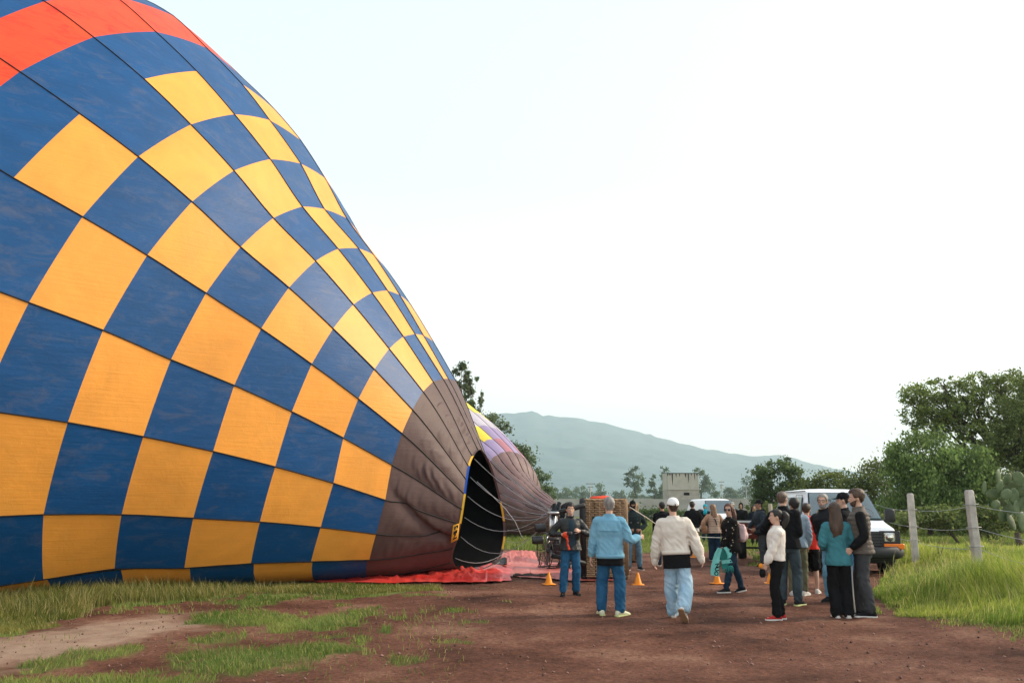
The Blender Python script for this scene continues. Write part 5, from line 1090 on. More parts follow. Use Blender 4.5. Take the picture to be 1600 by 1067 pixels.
    def shoes(s, m, sole, L=1.0, stripes=None):
        k = s.k * L
        for nm in 'LR':
            x, y, z, toe, pit = s.feet[nm]; a = s.ank[nm]; M = Matrix.Translation(a) @ Matrix.Rotation(-R_(toe), 4, 'Z') @ Matrix.Rotation(R_(pit), 4, 'X')
            n = 14; rings = []
            for yy, w, h, c in ((-.075, .020, .020, .036), (-.065, .034, .040, .045), (-.02, .038, .055, .058), (.03, .040, .050, .052), (.08, .045, .036, .038), (.13, .047, .026, .030), (.165, .038, .020, .025), (.185, .018, .012, .022)):
                rings.append([M @ Vector(((w * math.cos(q)) * k, yy * k, (-.085 + c + h * math.sin(q) * .95) * k)) for q in (2 * math.pi * j / n for j in range(n))])
            sh = MB().loft(rings).build('shoe', m, s.root); r2 = []
            for yy, w in ((-.084, .022), (-.072, .038), (-.02, .040), (.03, .042), (.08, .048), (.13, .051), (.168, .042), (.194, .018)): r2.append([M @ Vector((xx * w * k, yy * k, (-.085 + zz) * k)) for xx, zz in ((-1, .0), (1, .0), (1.03, .010), (.97, .022), (-.97, .022), (-1.03, .010))])
            MB().loft(r2).build('sole', sole, sh, False)
            if stripes:
                for q in range(3): 
                    for sg in (-1, 1): MB().tube([M @ Vector((sg * .040 * k, (.005 + .025 * q) * k, -.050 * k)), M @ Vector((sg * .030 * k, (.03 + .025 * q) * k, -.005 * k))], .006, 5).build('shoe_stripe', stripes, sh)
        return s
    # ---- hair and hats
    def shell(s, name, m, line, th=.012, rough=.006, nseed=0, parent=None, top=.0):
        """a cap of hair or cloth over the skull; line(az) = lower edge (t) at azimuth az (0 = face, 180 = nape)"""
        nA, nT = 36, 12; P = []; Q = []
        ts = [h[0] for h in HEADS]
        for i in range(nA):
            az = 360 * i / nA; a = R_(az); lo = line(az if az <= 180 else 360 - az)
            for j in range(nT):
                t = lo + (1.0 - lo) * (j / (nT - 1)); tt = min(t, .985); w = np.interp(tt, ts, [h[1] for h in HEADS]); d = np.interp(tt, ts, [h[2] for h in HEADS]); y = np.interp(tt, ts, [h[3] for h in HEADS])
                e = th * (.55 + .45 * min(1, (j + .3) / 2)) + rough * mnoise.noise((math.sin(a) * 4, math.cos(a) * 4 + nseed, t * 9)); 
                if j == nT - 1: w = d = .001
                up_ = max(0, (t - .8) / .2) * (th + top) / .23
                P.append(s.hp((w + e) * math.sin(a), y + (d + e) * math.cos(a), t + up_)); Q.append(s.hp((max(w - .012, 0)) * math.sin(a), y + (max(d - .012, 0)) * math.cos(a), t - .02))
        n = nA * nT; V = P + Q; Fq = []
        for i in range(nA):
            i2 = (i + 1) % nA
            for j in range(nT - 1): Fq.append((i * nT + j, i2 * nT + j, i2 * nT + j + 1, i * nT + j + 1)); Fq.append((n + i * nT + j + 1, n + i2 * nT + j + 1, n + i2 * nT + j, n + i * nT + j))
            Fq.append((i * nT, n + i * nT, n + i2 * nT, i2 * nT))
        return mesh_obj(name, V, Fq, m, parent or s.root)
    def hair_short(s, m, th=.018, front=.80, side=.52, back=.22, rough=.010):
        def line(az): return front if az < 48 else front + (side - front) * (az - 48) / 22 if az < 70 else side if az < 100 else side + (back - side) * (az - 100) / 45 if az < 145 else back
        s.shell('hair', m, line, th, rough, s.root.location.x); return s
    def beard(s, m, th=.009):
        nA = 24; V = []; nT = 6
        ts = [h[0] for h in HEADS]
        for i in range(nA + 1):
            az = -88 + 176 * i / nA; a = R_(az); hi = .24 if abs(az) < 22 else .24 + (.40 - .24) * (abs(az) - 22) / 66
            for j in range(nT):
                t = -.02 + (hi + .02) * j / (nT - 1); w, d, y = (np.interp(max(t, -.01), ts, [h[c] for h in HEADS]) for c in (1, 2, 3)); e = th * (.35 + .65 * math.sin(math.pi * min(.85, .15 + j / (nT - 1)))); V.append(s.hp((w + e) * math.sin(a), y + (d + e) * math.cos(a), t - .02))
        Vi = [v + (s.hp(0, 0, .3) - v) * .2 for v in V]; n = len(V); q = lambda i, j: i * nT + j
        Fq = [(q(i, j), q(i + 1, j), q(i + 1, j + 1), q(i, j + 1)) for i in range(nA) for j in range(nT - 1)]
        mesh_obj('beard', V + Vi, Fq + [tuple(n + c for c in reversed(f)) for f in Fq], m, s.root); return s
    def hair_long(s, m, length=.40, width=.10, wave=.012, front=.84, out=.0):
        s.hair_short(m, .020, front, .30, .05)
        rings = []; n = 40; k = s.k; N_ = 16
        for j in range(N_):
            t = j / (N_ - 1); z = .66 * s.hh - t * length * k; w = (.078 + (width - .078) * min(1, t * 1.6)) * (1 - .35 * max(0, t - .7) / .3); d = (.072 - .034 * t) * (1 - .5 * max(0, t - .8) / .2)
            c = s.hc + s.Rh @ Vector((0, -.038 * k, 0)) + Vector((0, 0, z)) - s.fw * (.030 + .055 * min(1, t * 1.5) + out * t) * k; ring = []
            sx = (s.Rh @ Vector((1, 0, 0))).lerp(s.sd, min(1, t * 1.5)).normalized(); fx = (s.Rh @ Vector((0, 1, 0))).lerp(s.fw, min(1, t * 1.5)).normalized()
            for i in range(n):
                q = 2 * math.pi * i / n; r = 1 + .10 * mnoise.noise((math.cos(q) * 5, math.sin(q) * 5, t * 2.0)) + .05 * math.sin(q * 17 + 5 * math.sin(t * 6)); ring.append(c + sx * (math.cos(q) * w * r * k + wave * math.sin(t * 9 + q * 2) * k * t) + fx * (math.sin(q) * d * r * k))
            rings.append(ring)
        MB().loft(rings).build('long_hair', m, s.root); return s
    def ponytail(s, m):
        s.hair_short(m, .012, .82, .50, .25); k = s.k
        pts = [s.hp(0, -.085, .70), s.hp(0, -.130, .72), s.hp(0, -.165, .55), s.hp(0, -.165, .25), s.hp(0, -.14, -.05), s.hp(0, -.125, -.32)]
        mb = MB(); P = []; rr = []
        for i in range(len(pts) - 1):
            for t in (0, .33, .66): P.append(pts[i].lerp(pts[i + 1], t))
        P.append(pts[-1]); rr = [(.022 + .034 * math.sin(math.pi * min(1, (i / (len(P) - 1)) ** .8 * .92 + .06))) * k for i in range(len(P))]; rr[-1] = .008
        mb.tube(P, rr, 18); 
        for v in mb.v: v += Vector((mnoise.noise(v * 26), mnoise.noise(v * 26 + Vector((5, 0, 0))), 0)) * .011
        o = mb.build('ponytail', m, s.root); MB().tube([pts[0].lerp(pts[1], .5) + (s.Rh @ Vector((math.cos(q) * .026 * k, 0, math.sin(q) * .026 * k))) for q in (2 * math.pi * j / 12 for j in range(13))], .006, 6).build('hair_tie', mat('pale_tie', (.5, .48, .45), .6), o); return s
    def cap(s, m, brim_m=None, name='cap', low=.60, L=.085, back=False):
        s_o = s.shell(name, m, lambda az: low + (.06 if az < 60 else 0) - .06 * max(0, (az - 90) / 90), .016, .0, 0, top=.006); k = s.k; sg = -1 if back else 1
        V = []; nu = 12
        for r_ in (0, 1):
            for dz in (0, -.008):
                for i in range(nu + 1):
                    a = R_(-62 + 124 * i / nu); rr = r_ * L * math.cos(R_((-62 + 124 * i / nu) * .9)) ** .5
                    V.append(s.hp(.082 * math.sin(a) * (1 + .1 * r_), sg * (.100 * math.cos(a) + .0 + rr) - .006, low + .07 - r_ * .05 + (.03 * math.sin(a) ** 2 * -r_)) + Vector((0, 0, dz)))
        n = nu + 1; q = lambda a, i: a * n + i; Fq = []
        for i in range(nu): Fq += [(q(0, i), q(0, i + 1), q(2, i + 1), q(2, i)), (q(1, i + 1), q(1, i), q(3, i), q(3, i + 1)), (q(2, i), q(2, i + 1), q(3, i + 1), q(3, i))]
        mesh_obj('brim', V, Fq, brim_m or m, s_o); return s
    def glasses(s, m, dark=False):
        fr = MB(); k = s.k
        for sg in (-1, 1):
            c = s.hp(sg * .034, .099, .50); fr.tube([c + s.Rh @ Vector((.027 * k * math.cos(q), -.004 * abs(math.cos(q)), .020 * k * math.sin(q))) for q in (2 * math.pi * j / 14 for j in range(15))], .003 if not dark else .005, 5)
            fr.tube([s.hp(sg * .060, .096, .52), s.hp(sg * .077, .06, .51), s.hp(sg * .080, -.02, .48)], .003, 5)
        fr.tube([s.hp(-.010, .104, .515), s.hp(.010, .104, .515)], .003, 5); o = fr.build('glasses', m, s.root)
        if dark:
            for sg in (-1, 1): MB().ell(s.hp(sg * .034, .099, .50), (.027 * k, .005 * k, .021 * k), 12, 5, s.Rh).build('dark_lens', mat('dark_lens', (.008, .007, .007), .12, spec=.7), o)
        return s
    def hood_down(s, m):
        k = s.k; P = [s.neckb + s.up * .02 * k + s.sd * math.cos(q) * .10 * k + s.fw * (math.sin(q) * .085 - .02) * k - s.up * .03 * max(0, math.sin(q)) for q in (math.pi * (.92 + 1.16 * j / 14) for j in range(15))]
        mb = MB(); mb.tube(P, [(.03 + .028 * math.sin(math.pi * j / 14)) * k for j in range(15)], 10); link('hood', remesh(mb, .012, 2, .5, s.wr_fn(.008, 3)), m, s.root); return s
    def hood_up(s, m, th=.028, face=.62):
        def line(az): return face + .22 if az < 40 else face + .22 - (face + .3) * (az - 40) / 35 if az < 75 else -.08
        s.shell('hood', m, line, th, .010, 2, top=.012); return s
    def zipper(s, m, loose=.02):
        k = s.k; pts = [s.pel + s.up * z * k * 1.1 + s.fw * (d + loose + .006) * k for z, d in ((-.04, .112), (.05, .108), (.14, .102), (.24, .113), (.34, .126), (.42, .120), (.48, .098))]
        MB().tube(pts, .006, 5).build('zip', m, s.root); return s
    def bag_strap(s, m, d=1):
        pts = [s.neckb + s.sd * .075 * d + s.up * -.01, s.pel + s.up * .36 - s.fw * .155, s.pel + s.up * .20 - s.fw * .15 - s.sd * .05 * d]; MB().tube(pts, .014, 6).build('shoulder_strap', m, s.root); return s
def gpl(u, v):
    p = gp(u, v); p.z = gz(p.x, p.y); d = gp(u, v, p.z); return Vector((d.x, d.y, p.z))
# fabrics
BLACK = cloth('black', (.010, .010, .011)); NAVY = cloth('navy_black', (.012, .015, .022)); DENIM = cloth('light_denim', (.13, .30, .42), c2=(.20, .40, .52), sc=5); JEANS = cloth('blue_jeans', (.012, .062, .135), c2=(.030, .11, .21), sc=5); DJEANS = cloth('dark_jeans', (.012, .026, .045), c2=(.022, .045, .075), sc=5); PJEANS = cloth('pale_jeans', (.22, .36, .47), c2=(.40, .54, .64), sc=4); SKYJEANS = cloth('sky_jeans', (.11, .29, .43), c2=(.20, .42, .55), sc=5)
CREAM = cloth('cream_sweat', (.66, .59, .51), .06, 9); IVORY = cloth('ivory_knit', (.72, .66, .59), .05, 9); TEAL = cloth('teal_knit', (.050, .185, .215), .14, 8); CHAR = cloth('charcoal', (.030, .036, .038), .15); OLIVE = cloth('olive', (.13, .125, .075), .12); BEIGEV = cloth('beige_puffer', (.44, .31, .23), .08, 6, rough=.6); TAUPE = cloth('taupe_puffer', (.115, .095, .080), .10, 6, rough=.55); GREYT = cloth('grey_trousers', (.050, .052, .055), .12); RED = cloth('red_jacket', (.62, .035, .022), .08, rough=.6); LBLUE = cloth('grey_blue_shirt', (.25, .31, .37), .08); DKGREEN = cloth('dark_green_jacket', (.020, .030, .032)); BROWN = cloth('brown_cap', (.045, .028, .022))
WSOLE = mat('white_sole', (.62, .60, .56), .7); LIME = mat('lime_sole', (.50, .55, .25), .7); BSOLE = mat('black_sole', (.02, .02, .02), .8); WSHOE = cloth('white_shoe', (.66, .63, .58), .05); CRSHOE = cloth('cream_shoe', (.62, .61, .44), .06); BSHOE = cloth('black_shoe', (.014, .014, .016)); RSHOE = cloth('red_shoe', (.42, .035, .03), .1)
def star_cloth():
    m = cloth('black_spangled', (.012, .011, .011)); n = m.node_tree.nodes; l = m.node_tree.links; tc = n.new('ShaderNodeTexCoord'); v = n.new('ShaderNodeTexVoronoi'); v.inputs['Scale'].default_value = 13; l.new(tc.outputs['Object'], v.inputs['Vector'])
    r = n.new('ShaderNodeValToRGB'); r.color_ramp.interpolation = 'CONSTANT'; r.color_ramp.elements[0].color = (.42, .35, .25, 1); r.color_ramp.elements[1].color = (.011, .010, .010, 1); r.color_ramp.elements[1].position = .16; l.new(v.outputs['Distance'], r.inputs[0]); l.new(r.outputs[0], n['Principled BSDF'].inputs['Base Color']); return m
STAR = star_cloth()
# 1 laughing man facing us
p = Person('person facing us laughing in a black jacket and blue jeans, red cloth in one hand', gpl(892, 930), 172, 1.68, skin='b', lean=2, hands={'R': (.20, .22, 1.17), 'L': (-.13, .26, 1.24)}, poles={'R': (1, -.3, -.6), 'L': (-1, -.3, -.6)}, feet={'R': (.17, .10, 0, 14, 0), 'L': (-.10, -.02, 0, -12, 0)}, head=(4, -4), finger={'R': 'hold', 'L': 'point'})
p.top('jacket', mat('black_shell', (.012, .013, .014), .5, .3, 6, .4, 60, .4), .030, -.08, amp=.013, flare=.25, collar=(BLACK, .05, .012)).trousers('jeans', JEANS, .026, wide=1.12).shoes(BSHOE, BSOLE).hair_short(HAIR['black'], .022, .77, .50, .2, .016).mouth(True)
p.under('turtleneck', cloth('slate_knit', (.022, .034, .046)), .44, .53, -.05, 0) if False else None
k = MB(); q = [p.neckb + p.fw * (.055 + .075 * t) - p.up * (.02 + .40 * t) for t in (0, .15, .35, .6, .8, 1)]
def front_panel(p, m, w0, w1, loose, z0=.02, z1=.50):
    V = []; nz, nx = 12, 6
    for j in range(nz + 1):
        z = z0 + (z1 - z0) * j / nz; w = w0 + (w1 - w0) * j / nz; d = np.interp(z, [-.1, .04, .14, .24, .34, .42, .48, .525, .56], [.105, .108, .098, .105, .118, .112, .092, .072, .060]) + loose
        for i in range(nx + 1):
            x = (-1 + 2 * i / nx); V.append(p.pel + p.up * (z * p.k * (p.tl / (.48 * p.k))) + p.fw * (d * (1 - .10 * x * x) + .016) * p.k + p.sd * x * w * p.k)
    n = nx + 1; Vb = [v - p.fw * .03 for v in V]; N_ = len(V); Fq = [(j * n + i, j * n + i + 1, (j + 1) * n + i + 1, (j + 1) * n + i) for j in range(nz) for i in range(nx)]
    mesh_obj('shirt_front', V + Vb, Fq + [tuple(N_ + c for c in reversed(f)) for f in Fq], m, p.root)
front_panel(p, cloth('slate_knit', (.026, .045, .060)), .075, .060, .036)
MB().loft([[p.neckb + p.up * z + p.sd * math.cos(a) * r + p.fw * math.sin(a) * r for a in (2 * math.pi * j / 16 for j in range(16))] for z, r in ((-.03, .078), (.02, .072), (.055, .068))]).build('roll_neck', cloth('slate_knit', (.026, .045, .060)), p.root)
def red_cloth(p):
    w = p.root.matrix_basis @ (p.wr['R'] + (p.wr['R'] - p.elb['R']).normalized() * .07); root = empty('red_strap', w, label='red strap and cloth hanging from the laughing man\'s hand', cat='strap'); m = mat('red_cloth', (.70, .06, .02), .8)
    mb = MB().ell((0, -.02, .0), (.06, .05, .055), 10, 6); mb.tube([(0, -.03, 0), (.03, -.05, -.08), (.035, -.04, -.17), (.06, -.05, -.27)], [.030, .026, .022, .030], 8, squash=.4); link('strap', remesh(mb, .011, 1, .5, lambda q: .008 * mnoise.noise(q * 24)), m, root)
    MB().box((.07, -.06, .03), (.10, .06, .07), bev=.015).build('black_camera', PLASTIC, root); MB().lathe([(.03, 0), (.032, .05), (.02, .052)], 12, Matrix.Translation((.07, -.085, .03)) @ Matrix.Rotation(R_(90), 4, 'X')).build('camera_lens', PLASTIC, root)
red_cloth(p)
# 2 denim jacket
p = Person('person seen from behind in a pale blue denim jacket giving a thumbs up', gpl(955, 961), 8, 1.77, skin='b', stout=1.08, lean=0, hands={'R': (.47, .20, 1.16), 'L': (-.30, .04, .84)}, poles={'R': (.1, -.4, -1), 'L': (-.6, -.9, .1)}, feet={'L': (-.15, .02, 0, -14, 0), 'R': (.14, -.02, 0, 42, 0)}, head=(-16, 0), finger={'R': 'thumb', 'L': 'relaxed'})
p.top('denim_jacket', DENIM, .038, -.06, amp=.014, flare=.05, collar=(DENIM, .045, .02), hemband=DENIM, arm_r=1.08).under('black_shirt_tail', BLACK, -.16, -.04, .030).trousers('jeans', JEANS, .030, wide=1.14, flareleg=1.0).shoes(CRSHOE, LIME, 1.12).hair_short(HAIR['grey'], .018, .80, .48, .12, .012).mouth()
for zz, x0, x1 in ((.345, -.15, .15),): MB().tube([p.pel + p.up * zz * 1.05 + p.sd * x - p.fw * (.166 - .9 * x * x) for x in np.linspace(x0, x1, 9)], .005, 5).build('yoke_seam', cloth('denim_seam', (.07, .18, .27)), p.root)
# 3 white cap
p = Person('person walking away in a white cap, oversized cream sweatshirt and pale baggy jeans', gpl(1060, 967), 14, 1.75, skin='b', lean=4, sidelean=-3, hands={'R': (.40, .03, .80), 'L': (-.36, .08, .66)}, poles={'R': (.9, -.6, .2), 'L': (-.8, -.6, .2)}, feet={'L': (-.08, .12, 0, -8, 0), 'R': (.10, -.34, .10, 18, -48)}, head=(-28, 2))
p.top('sweatshirt', CREAM, .052, -.02, amp=.016, flare=.0, cuff=1.12, hemband=CREAM, collar=(CREAM, .012, .012), arm_r=1.12).under('black_shirt_tail', BLACK, -.17, .09, .040, .10).trousers('baggy_jeans', PJEANS, .040, wide=1.22, amp=.018, flareleg=1.02).shoes(WSHOE, mat('gum_sole', (.30, .17, .09), .7), 1.08, stripes=BLACK).hair_short(HAIR['dkbrown'], .012, .9, .5, .10).cap(mat('white_cap', (.80, .79, .77), .8, .03)).mouth()
for nm in 'LR': seg_ = MB(); d = (p.wr[nm] - p.elb[nm]).normalized(); seg(seg_, [p.wr[nm] - d * .05, p.wr[nm] + d * .01, p.wr[nm] + d * .055], [.055, .058, .046]); link('cuff', remesh(seg_, .011, 1, .5, lambda q: .006 * mnoise.noise(q * 30)), CREAM, p.root)
# 4 masked man
p = Person('person in a black balaclava and dark hoodie standing with hands in front pocket', gpl(991, 890), 176, 1.74, skin='c', lean=0, hands={'R': (.13, .18, 1.02), 'L': (-.13, .18, 1.02)}, poles={'R': (1, -.5, -.2), 'L': (-1, -.5, -.2)}, feet={'L': (-.15, 0, 0, -14, 0), 'R': (.15, .02, 0, 12, 0)}, head=(10, 0), finger='fist')
p.top('hoodie', DKGREEN, .034, -.07, amp=.012, hemband=DKGREEN, collar=(DKGREEN, .06, .02)).trousers('jeans', cloth('washed_jeans', (.07, .15, .21), c2=(.16, .26, .33), sc=4), .024, wide=1.05).shoes(BSHOE, WSOLE)
p.shell('balaclava', BLACK, lambda az: -.16, .010, .004); MB().box(p.hp(0, .095, .50), (.10, .02, .022)).build('eye_slit', SKIN['c'], p.root)
for x in (-.09, .09): MB().box(p.pel + p.up * .30 + p.fw * .165 + p.sd * x, (.055, .006, .010)).build('chest_mark', mat('grey_print', (.30, .30, .28), .8), p.root)
# 5 hidden by the cap wearer
p = Person('person in black mostly hidden behind the white cap wearer', gpl(1037, 884), 20, 1.70, skin='a', far=True, head=(-20, 0))
p.top('jacket', BLACK, .030, -.06, collar=(BLACK, .04, .01)).trousers('trousers', DJEANS, .022).shoes(BSHOE, WSOLE).hair_short(HAIR['black'])
# 6 dark jacket walking away with brown cap
p = Person('person walking away in a brown cap, short dark jacket and olive trousers', gpl(1085, 868), 4, 1.72, skin='a', far=True, hands={'R': (.2, .12, 1.0), 'L': (-.2, .12, 1.0)}, feet={'L': (-.10, .15, 0, 0, 0), 'R': (.10, -.30, .08, 8, -42)}, head=(24, 4))
p.top('jacket', BLACK, .045, -.0, amp=.012, collar=(BLACK, .06, .02), hemband=BLACK).under('white_shirt_tail', WSHOE, -.12, .0, .030).trousers('olive_trousers', cloth('brown_olive', (.070, .055, .040)), .034, wide=1.15).shoes(BSHOE, BSOLE).hair_short(HAIR['dkbrown']).cap(BROWN)
# 7 teal scarf head
p = Person('person far back wearing a bright turquoise headscarf', gpl(1104, 850), 190, 1.62, True, skin='a', far=True, group='people gathered in the lot')
p.top('jacket', BLACK, .030, -.08).trousers('jeans', DJEANS, .022).shoes(WSHOE, WSOLE); tq = cloth('turquoise_scarf', (.02, .34, .44)); p.shell('headscarf', tq, lambda az: .62 if az < 60 else -.15, .022, .01)
mb = MB(); mb.tube([p.hp(0, .09, .1), p.hp(0, .11, -.2), p.hp(.02, .12, -.6), p.hp(.02, .12, -.95)], [.05, .075, .08, .06], 10, squash=.5); mb.build('scarf_tail', tq, p.root)
# 8 blonde woman with puffer vest
p = Person('person with long light brown hair, beige puffer vest and flared jeans', gpl(1118, 876), -4, 1.64, True, skin='b', hands={'L': (-.27, .14, .98), 'R': (.20, .2, 1.0)}, poles={'L': (-1, -.6, -.1), 'R': (1, -.5, 0)}, head=(10, 0), feet={'L': (-.08, .06, 0, 0, 0), 'R': (.11, -.02, 0, 6, 0)})
p.top('puffer_vest', BEIGEV, .040, -.05, sleeve='long', sleeve_mat=cloth('tan_sleeve', (.42, .25, .16)), puff=.012, amp=.006, collar=(BEIGEV, .05, .02)).trousers('flared_jeans', DJEANS, .028, wide=1.25, flareleg=1.3).shoes(WSHOE, WSOLE).hair_long(HAIR['light'], .42, .105).bag_strap(cloth('dark_strap', (.03, .018, .012)), -1)
def handbag():
    w = p.root.matrix_basis @ Vector((-.30, -.02, .92)); root = empty('shoulder_bag', w, -R_(-4), label='tan shoulder bag at the hip of the puffer vest wearer', cat='bag'); m = cloth('tan_leather', (.33, .17, .09), rough=.5)
    MB().box((0, 0, 0), (.13, .28, .24), bev=.04).build('pouch', m, root); MB().box((-.06, 0, .05), (.03, .26, .14), bev=.01).build('flap', m, root); MB().tube([(0, -.12, .1), (.04, -.06, .35), (.05, .04, .35), (0, .12, .1)], .012, 5).build('handle', m, root)
handbag()
# 9 spangled jacket, sunglasses
p = Person('person striding in a black spangled cardigan and sunglasses, head turned back towards us', gpl(1147, 926), -100, 1.67, True, skin='b', stout=1.06, lean=2, hands={'L': (-.10, .26, .86), 'R': (.12, .16, .82)}, poles={'L': (-.8, -.7, 0), 'R': (.8, -.8, 0)}, feet={'L': (-.09, .20, 0, -4, 0), 'R': (.09, -.20, 0, 8, -12)}, head=(-48, 0), finger={'L': 'hold', 'R': 'relaxed'})
p.top('spangled_cardigan', STAR, .040, -.12, amp=.012, flare=.1, collar=(STAR, .02, .01)).trousers('jeans', DJEANS, .022, wide=1.0).shoes(BSHOE, WSOLE, 1.05).hair_long(HAIR['auburn'], .34, .098).glasses(mat('sunglass_frame', (.012, .010, .010), .3), True).mouth()
P9 = p
def scarves(p):
    w = p.root.matrix_basis @ (p.wr['L'] + (p.wr['L'] - p.elb['L']).normalized() * .06); k = 15.6 / FPX
    root = empty('folded_scarves', w, label='teal and mint football scarves with dark lettering and fringe, hanging from her hand', cat='scarf')
    m1 = cloth('mint_knit', (.20, .58, .53), .08, 20); m2 = cloth('teal_green_knit', (.035, .21, .18), .2, 14); dk = cloth('scarf_ink', (.008, .022, .026))
    def sheet(nm, pts, wd, m, y0, par=root):
        V = []; n = 6
        for j, (x, z) in enumerate(pts):
            for i in range(n + 1): t = -1 + 2 * i / n; V.append(Vector((x + t * wd[j], y0 + .014 * math.sin(t * 3 + j * .8) + .01 * math.sin(j), z - .012 * t * (1 if x < 0 else -1))))
        Vb = [v + Vector((0, .014, 0)) for v in V]; N_ = len(V); q = lambda j, i: j * (n + 1) + i
        Fq = [(q(j, i), q(j, i + 1), q(j + 1, i + 1), q(j + 1, i)) for j in range(len(pts) - 1) for i in range(n)]
        b = [q(0, i) for i in range(n + 1)]; L_ = len(pts) - 1
        Fq2 = [(q(j, 0), q(j + 1, 0), N_ + q(j + 1, 0), N_ + q(j, 0)) for j in range(L_)] + [(q(j + 1, n), q(j, n), N_ + q(j, n), N_ + q(j + 1, n)) for j in range(L_)]
        return mesh_obj(nm, V + Vb, Fq + [tuple(N_ + c for c in reversed(f)) for f in Fq] + Fq2, m, par)
    a = sheet('lettered_scarf', [(-.04, .05), (-.09, -.05), (-.13, -.18), (-.155, -.30), (-.165, -.40), (-.16, -.47)], [.04, .055, .065, .075, .078, .078], m1, -.05)
    sheet('dark_scarf', [(.02, .06), (.03, -.04), (.05, -.16), (.075, -.27), (.09, -.33)], [.05, .07, .085, .105, .11], m2, -.03); sheet('mint_scarf_fold', [(.05, .07), (.11, .0), (.14, -.08), (.12, -.14)], [.03, .045, .045, .03], m1, -.055)
    sheet('mint_scarf_band', [(.06, -.17), (.075, -.20), (.085, -.235)], [.09, .095, .10], m1, -.050)
    fr = MB()
    for i in range(15): x = -.01 + .21 * i / 14; fr.tube([(x, -.035, -.31), (x + .008 * math.sin(i * 2), -.045, -.37), (x + .012 * math.sin(i * 1.3), -.04, -.41 + .012 * math.sin(i * 3))], .006, 5)
    fr.build('fringe', m2, root, kind='stuff')
    for ch, zc in (('N', -.275), ('U', -.345), ('O', -.425)):
        cu = bpy.data.curves.new('letter', 'FONT'); cu.body = ch; cu.size = .105; cu.align_x = 'CENTER'; cu.align_y = 'CENTER'; cu.extrude = .002; cu.offset = .003
        to = bpy.data.objects.new('letter', cu); COL.objects.link(to); dg = bpy.context.evaluated_depsgraph_get(); me = bpy.data.meshes.new_from_object(to.evaluated_get(dg)); bpy.data.objects.remove(to)
        M = Matrix.Translation((-.12 + (zc + .3) * .18, -.070, zc)) @ Matrix.Rotation(R_(78), 4, 'Y') @ Matrix.Rotation(R_(90), 4, 'X'); me.transform(M); link('letter', me, dk, a)
scarves(P9)
def backpack(p):
    w = p.root.matrix_basis @ (p.pel + p.up * .26 - p.fw * .22); root = empty('backpack', w, -R_(-100), label='pale pink backpack on the back of the spangled cardigan wearer', cat='backpack'); m = cloth('pale_pink', (.66, .47, .46), .08)
    mb = MB().box((0, -.01, 0), (.27, .15, .34), bev=.07).ell((0, -.06, -.05), (.11, .07, .10), 10, 6); link('pack', remesh(mb, .014, 3, .5, lambda q: .008 * mnoise.noise(q * 16)), m, root)
    for s_ in (-1, 1): MB().tube([(s_ * .09, .05, .15), (s_ * .10, .16, .25), (s_ * .11, .30, .20), (s_ * .12, .37, .05)], .014, 6).build('strap', m, root)
backpack(P9)
# 10, 11 far dark figures
p = Person('person far back with a black hood up in front of the white vehicle', gpl(1161, 852), -160, 1.66, skin='a', far=True, hands={'R': (.25, .0, .85), 'L': (-.2, .2, .95)})
p.top('hooded_coat', BLACK, .045, -.18, amp=.012).trousers('trousers', BLACK, .024).shoes(BSHOE, WSOLE).hood_up(BLACK)
p = Person('person far back in a dark blue jacket with black hair, facing us', gpl(1180, 854), 170, 1.60, True, skin='a', far=True, hands={'R': (.1, .2, 1.1), 'L': (-.1, .2, 1.05)})
p.top('jacket', NAVY, .035, -.08).trousers('trousers', BLACK, .022).shoes(BSHOE, BSOLE).hair_long(HAIR['black'], .25, .095)
p = Person('person far back with pale cap and dark hair in front of the white vehicle windscreen', gpl(1147, 846), 185, 1.70, skin='a', far=True)
p.top('jacket', CHAR, .03, -.08).trousers('trousers', BLACK, .022).shoes(BSHOE, BSOLE).hair_short(HAIR['black']).cap(mat('pale_cap', (.6, .57, .52), .8))
# 12 flat cap man
p = Person('person in a flat cap and padded dark jacket with one hand on the red trailer', gpl(1193, 884), -96, 1.76, skin='c', stout=1.05, lean=3, hands={'R': (.26, .30, 1.02), 'L': (-.22, .26, 1.0)}, poles={'R': (1, -.8, -.2), 'L': (-1, -.8, -.2)}, feet={'L': (-.13, .06, 0, -10, 0), 'R': (.13, -.10, 0, 12, 0)}, head=(6, 2))
p.top('padded_jacket', cloth('slate_padded', (.022, .030, .038), rough=.6), .045, -.05, amp=.010, collar=(BLACK, .05, .02), hemband=BLACK).trousers('grey_trousers', GREYT, .028, wide=1.05).shoes(BSHOE, BSOLE).hair_short(HAIR['black'], .012).hood_down(BLACK).mouth(); p.cap(BLACK, name='flat_cap', L=.05, low=.64)
# 13 cream blouse
p = Person('person with a dark ponytail, cream cropped blouse, black trousers and red shoes', gpl(1219, 968), -80, 1.59, True, skin='b', lean=-3, hands={'R': (.16, .10, .76), 'L': (-.17, .22, .84)}, poles={'R': (.5, -1, 0), 'L': (-.6, -1, 0)}, feet={'L': (-.075, .05, 0, -8, 0), 'R': (.08, -.03, 0, 4, 0)}, head=(-4, 0))
p.top('cream_blouse', IVORY, .034, -.02, amp=.012, flare=.0, collar=(IVORY, .02, .01), cuff=1.25, arm_r=1.06).trousers('black_trousers', BLACK, .018, wide=1.08, flareleg=1.15, amp=.008).shoes(RSHOE, WSOLE).ponytail(HAIR['black']).mouth()
w = p.root.matrix_basis @ (p.wr['L'] + (p.wr['L'] - p.elb['L']).normalized() * .09 + Vector((-.02, .02, -.02))); rt = empty('belt_pouch', w, label='small black and orange pouch held at the hip of the cream blouse wearer', cat='pouch')
